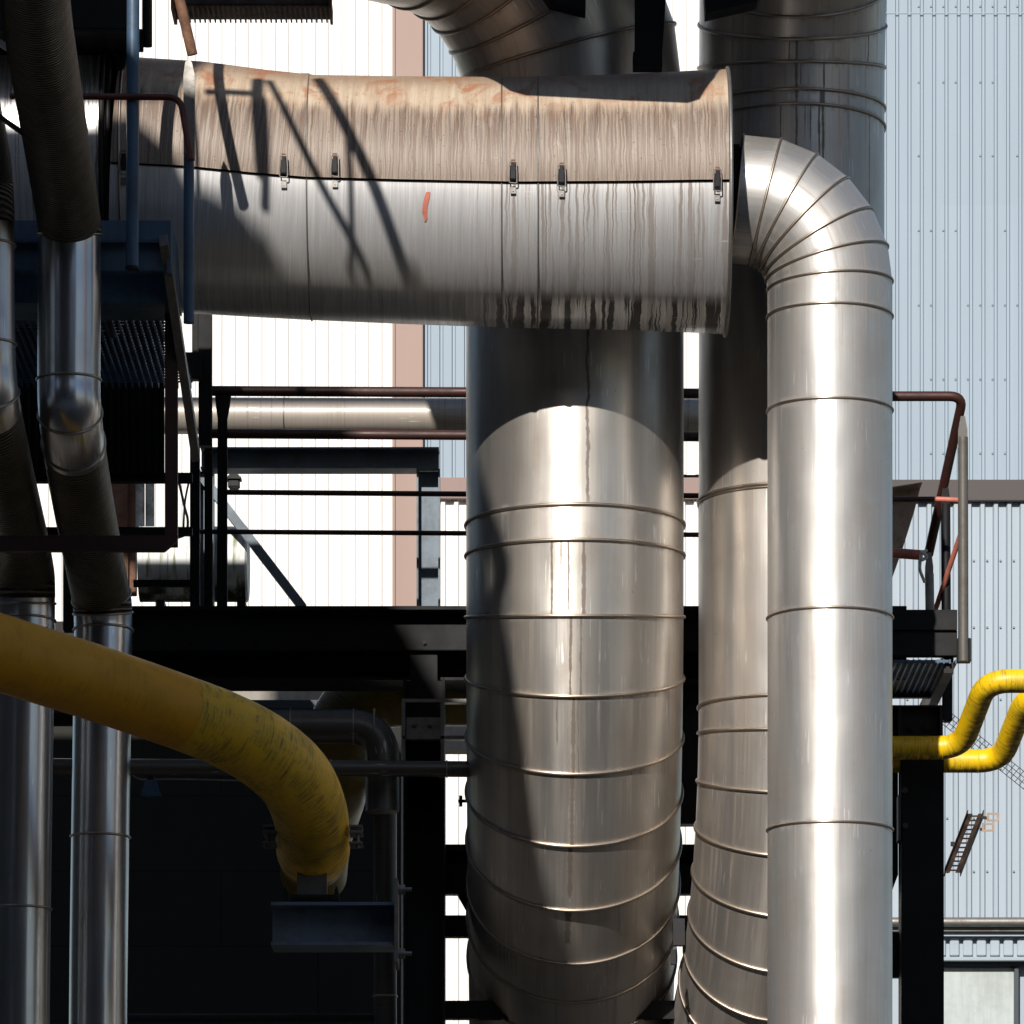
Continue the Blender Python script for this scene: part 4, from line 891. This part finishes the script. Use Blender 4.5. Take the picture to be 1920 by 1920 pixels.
b = bmesh.new(); prism(b, [P(1660, 1440, YP+.9), P(1684, 1440, YP+.9), P(1684, 1640, YP+.9), P(1672, 1672, YP+.9), P(1660, 1680, YP+.9)], Vector((0, .1, 0))); bpx(b, 1655, 1748, 1686, 1832, YP+.9, .1); link('gusset', b, M['dark'], cl)

rh = thing('handrail', 'dark red handrail frame on the right platform with taped lower rail', 'handrail', P(1750, 1143, YP))
b = bmesh.new(); rod(b, [P(1560, 743, YP), P(1806, 743, YP), P(1741, 1040, YP+.9)], L(9.2, YP), .1); link('top_rail', b, M['darkred'], rh)
b = bmesh.new(); rod(b, [P(1560, 936, YP), P(1752, 936, YP)], L(5, YP)); link('mid_rail', b, M['darkred'], rh)
b = bmesh.new(); rod(b, [P(1752, 936, YP), P(1808, 938, YP), P(1810, 975, YP+.1), P(1754, 1143, YP+.6)], L(5, YP), .07); link('mid_rail', b, M['coral'], rh, 'coral painted bend of the thin rail')
b = bmesh.new(); rod(b, [P(1560, 1028, YP+.3), P(1730, 1041, YP+.3)], L(9.5, YP)); link('lower_rail', b, M['coral'], rh, 'faded coral rail end')
def stanch(x0, x1, ya, yb2, Y, mat, taper=True):
    b = bmesh.new(); xm = (x0+x1)/2
    tube(b, [P(xm, ya+40, Y), P(xm+1, yb2, Y)], L((x1-x0)/2, Y), 20)
    prism(b, [P(xm-4, ya, Y-.02), P(xm+4, ya, Y-.02), P(x1-1, ya+26, Y-.02), P(x1-1, ya+60, Y-.02), P(x0+1, ya+60, Y-.02), P(x0+1, ya+26, Y-.02)], Vector((0, .04, 0)))
    link('stanchion', b, M[mat], rh)
stanch(1796, 1815, 780, 1240, YP-.05, 'rail_dark'); stanch(1734, 1751, 1036, 1146, YP+.25, 'galv'); stanch(1764, 1782, 905, 1146, YP+.5, 'black')
b = bmesh.new(); bpx(b, 1795, 1196, 1821, 1240, YP-.02, .1, bev=.004); link('fixing_plate', b, M['black'], rh)
tp = tag(link('barrier_tape', (lambda b: (rod(b, [P(1738, 1032, YP+.1), P(1727, 1036, YP+.08), P(1724, 1068, YP+.08), P(1734, 1092, YP+.12)], .012, .03, 8), rod(b, [P(1730, 1034, YP+.06), P(1739, 1045, YP+.06), P(1728, 1050, YP+.06)], .013, .02, 8), b)[2])(bmesh.new()), M['white_paint']), 'white and red tape knotted round the coral rail end', 'tape')
sh = tag(link('sheet_panel', (lambda b: (prism(b, [P(1600, 925, 40.4), P(1728, 905, 40.4), P(1714, 960, 40.4), P(1692, 1030, 40.4), P(1660, 1120, 40.4), P(1600, 1120, 40.4)], Vector((0, .03, 0))), prism(b, [P(1600, 924, 40.2), P(1729, 904, 40.2), P(1729, 906, 40.2), P(1600, 926, 40.2)], Vector((0, .25, 0))), b)[2])(bmesh.new()), M['rail_tan']), 'brown slanted sheet panel behind the right handrail', 'panel')

# cable tray stub and wire basket
ct = thing('cable_tray', 'short slotted cable tray hanging by lugs right of the black column', 'cable tray', P(1812, 1640, 38.2))
A = P(1786, 1636, 38.2); B = P(1829, 1526, 38.2+.5); ax = (B-A).normalized(); wdv = Vector((1, 0, 0)); nn = ax.cross(wdv).normalized()
wt = L(30, 38.2); ln = (B-A).length
b = bmesh.new()
for s_ in (-1, 1):
    obx(b, (A+B)/2+wdv*s_*wt/2, ax, wdv, nn, ln, .006, .07); obx(b, (A+B)/2+wdv*s_*(wt/2-.02), ax, wdv, nn, ln, .034, .005)
for i in range(13): obx(b, A+ax*ln*(i+.5)/13, ax, wdv, nn, .014, wt-.07, .005)
link('tray_body', b, M['tray'], ct)
for q in (1532, 1551):
    b = bmesh.new(); c = P(1862 if q == 1532 else 1853, q, 38.5); s2 = .03
    for dz in (-.024, .024): bx(b, (c.x-.045, c.y, c.z+dz-.007), (c.x+.045, c.y+.005, c.z+dz+.007))
    for dx in (-.036, .036): bx(b, (c.x+dx-.009, c.y+.0005, c.z-.0169), (c.x+dx+.009, c.y+.0045, c.z+.0169))
    link('lug', b, M['rail_tan'], ct)
b = bmesh.new(); barbox(b, P(1838, 1532, 38.6), P(1853, 1534, 38.6), .02, .02); link('clip', b, M['dark'], ct)
b = bmesh.new(); barbox(b, P(1838, 1556, 38.6), P(1846, 1552, 38.6), .02, .02); link('clip', b, M['dark'], ct)
b = bmesh.new(); bpx(b, 1783, 1578, 1790, 1586, 38.1, .03); link('clip', b, M['dark'], ct)
wb = thing('wire_basket', 'thin wire mesh tray sloping behind the bright yellow pipes', 'cable tray', P(1850, 1480, 40.2))
b = bmesh.new(); a0 = P(1758, 1350, 40.3); a1 = P(1935, 1492, 40.3); ax = (a1-a0); l_ = ax.length; ax.normalize(); pr = Vector((ax.z, 0, -ax.x))
if pr.z < 0: pr = -pr
for k in range(4): tube(b, [a0+pr*k*.035, a1+pr*k*.035], .0028, 6)
n_ = 22
for i in range(n_+1):
    c = a0+ax*l_*i/n_; tube(b, [c, c+pr*.105], .0028, 6); tube(b, [c+pr*.105, c+pr*.105+Vector((0, .06, 0))], .0028, 6)
link('mesh', b, M['dark'], wb)
fl = thing('floodlight', 'small dark floodlight under the thin pipe at the lower left', 'lamp', P(282, 1494, 42.8))
b = bmesh.new(); prism(b, [P(272, 1462, 42.8), P(292, 1462, 42.8), P(302, 1492, 42.8), P(264, 1492, 42.8)], Vector((0, .1, 0))); link('housing', b, M['blue'], fl)
b = bmesh.new(); bpx(b, 276, 1452, 288, 1463, 42.82, .05); link('bracket', b, M['dark'], fl)

# ================================================================== UNSEEN CASTERS ADDED ABOVE AND IN FRONT, OUT OF THE FRAME (they throw the shade)
def shade_caster(name, label, poly_vs, Y, th, mat='black', cat='structure'):
    """unseen panel added at distance Y to cast shade, outline given across the sun's rays"""
    b = bmesh.new(); prism(b, [UNVS(v, s, Y) for v, s in poly_vs], Vector((0, th, 0)))
    return tag(link(name, b, M[mat]), label, cat)
def dv(px, py): return VS(duct_at(px, py)[0])
# unseen beam over the duct, outlined so its shade lies along the duct top
vlo = dv(955, 170); v2 = dv(985, 179); v3 = dv(1290, 193); v4 = dv(1312, 186); v5 = dv(1340, 146)
shade_caster('shade_beam', 'unseen black beam over the duct, outlined to cast the shade on its top', [vlo, v2, v3, v4, v5, (v5[0], v5[1]+1.6), (vlo[0]-.35, vlo[1]+1.6), (vlo[0]-.25, vlo[1]+.35)], 34.4, .15, cat='beam')
YC = 24.0
g1 = [(-16, 22.8), (-8.1, 22.8), (-8.15, 27.5), (-8.35, 27.9), (-8.55, 28.2), (-8.70, 28.4), (-8.74, 28.65), (-8.88, 28.8), (-8.83, 29.1), (-8.97, 29.35), (-9.0, 29.9), (-9.45, 30.2), dv(545, 580), dv(505, 500), dv(470, 440), dv(400, 395), dv(366, 385), dv(240, 385), (-16, dv(240, 385)[1])]
shade_caster('shade_panel', 'large unseen dark panel added above the picture to shade the left side', g1, YC, .2, cat='panel')  # added panel, outlined by the shade on the left side
g2 = [dv(236, 300), dv(236, 242), dv(262, 246), dv(345, 325), dv(366, 386), dv(240, 386), (-11.6, dv(240, 386)[1]), (-11.6, dv(236, 242)[1])]
g3 = [(-16, dv(240, 384)[1]), (dv(227, 384)[0], dv(240, 384)[1]), (dv(227, 384)[0], dv(236, 242)[1]), (-16, dv(236, 242)[1]+.05)]
shade_caster('shade_panel', 'small unseen panel added to shade a triangle at the left end of the duct', [dv(228, 243), dv(262, 246), dv(345, 325), dv(366, 384), dv(228, 384)], YC, .2, cat='panel')
shade_caster('shade_panel', 'unseen panel added to shade the far left jacket', g3, YC, .2, cat='panel')
a_ = dv(240, 187); shade_caster('shade_panel', 'unseen strip added to shade the upper left of the duct', [(-16, a_[1]), a_, dv(322, 184), dv(348, 163), dv(382, 124), (dv(382, 124)[0], 33.35), (-16, 33.35)], YC, .2, cat='panel')
st_ = thing('shadow_rails', 'unseen rails above the picture, shaped to cast the bar shadows on the duct', 'stair', UNVS(-10, 30, 29.5))  # added rails, bent to throw the slanting bars of shade
def srod(pts, wpx, Y=31.5):
    wpx *= 1.05
    q = [UNVS(*dv(x, y), Y) for x, y in pts]; b = bmesh.new(); tube(b, smooth_path(q, 5) if len(q) > 2 else q, L(wpx, 36)/2, 12); link('rail', b, M['black'], st_)
srod([(384, 172), (450, 174), (488, 182), (496, 240), (498, 320), (497, 392)], 17)
srod([(484, 150), (486, 250), (492, 330)], 24)
srod([(505, 152), (560, 260), (610, 360), (665, 460), (700, 545)], 14)
srod([(596, 148), (650, 240), (700, 345), (735, 440), (765, 530)], 21)
srod([(652, 250), (657, 340), (660, 450), (662, 545)], 11)
srod([(365, 110), (366, 240), (372, 360)], 8, 33.0)
shade_caster('shade_slab', 'unseen dark slab added above the picture to shade the upper left', [(-13.5, 34.25), (-9.75, 34.25), (-9.75, 38), (-13.5, 38)], 30.0, .2, cat='cover')  # added slab, keeps the sun off the casing at the top left
cv = [(-9.0, 33.45), (-8.85, 33.2), (-8.2, 33.12), (-6.95, 33.0), (-6.85, 32.55), (-4.3, 32.55), (-4.3, 38), (-8.0, 38), (-8.35, 35.2), (-8.6, 34.3), (-8.8, 33.8)]
shade_caster('shade_slab', 'unseen dark slab added above the picture to shade the duct elbows', cv, 31.0, .2, cat='cover')  # added slab, keeps the sun off both elbows
# unseen tubes added to run a soft shade down the widest duct
def mv(px, py):
    x = (px-960)/F; z = (HZ-py)/F; Y = YM-math.sqrt(max(Rm*Rm-(x*YM-Xm)**2, 0)); return VS(Vector((x*Y, Y, EYE+z*Y)))
hc = thing('shade_pipe', 'unseen bent tubes added above the picture to shade the widest duct', 'pipe', UNVS(-8.7, 28, 29))
q = [UNVS(*mv(x, y), 28.5) for x, y in ((880, 880), (905, 960), (938, 1060), (925, 1140), (938, 1250), (948, 1350), (950, 1450), (955, 1700))]
b = bmesh.new(); tube(b, smooth_path(q, 6), .075, 14); link('tube', b, M['black'], hc)
q = [UNVS(*mv(x, y), 28.5) for x, y in ((882, 960), (888, 1100), (895, 1250), (908, 1400), (918, 1500))]
b = bmesh.new(); tube(b, smooth_path(q, 6), .13, 14); link('shade_tube', b, M['black'], hc)  # thicker tube added to widen the shade at the left edge

# ---------------- unseen blocks added round the camera to shape what the steel reflects
def block(name, label, lo, hi, mat, wins=True):
    t = thing(name, label, 'building', ((lo[0]+hi[0])/2, (lo[1]+hi[1])/2, 0)); b = bmesh.new(); bx(b, lo, hi, bev=.05); link('wall', b, mat, t)
    b = bmesh.new(); bx(b, (lo[0]-.3, lo[1]-.3, hi[2]), (hi[0]+.3, hi[1]+.3, hi[2]+.4)); link('cover', b, M['dark'], t)
block('back_refl_block', 'tall unseen block added behind the camera to darken the reflections', (-42, -44, 0), (34, -30, 37), M['dark_wall'])
block('warm_refl_block', 'unseen orange block added on the right for warm reflections', (28, 19, 0), (33, 23, 27), M['warm_wall'])
block('left_refl_block', 'unseen dark block added on the left to darken the reflections', (-48, -20, 0), (-30, 62, 28), M['dark_wall'])
print('objects', len(bpy.data.objects))
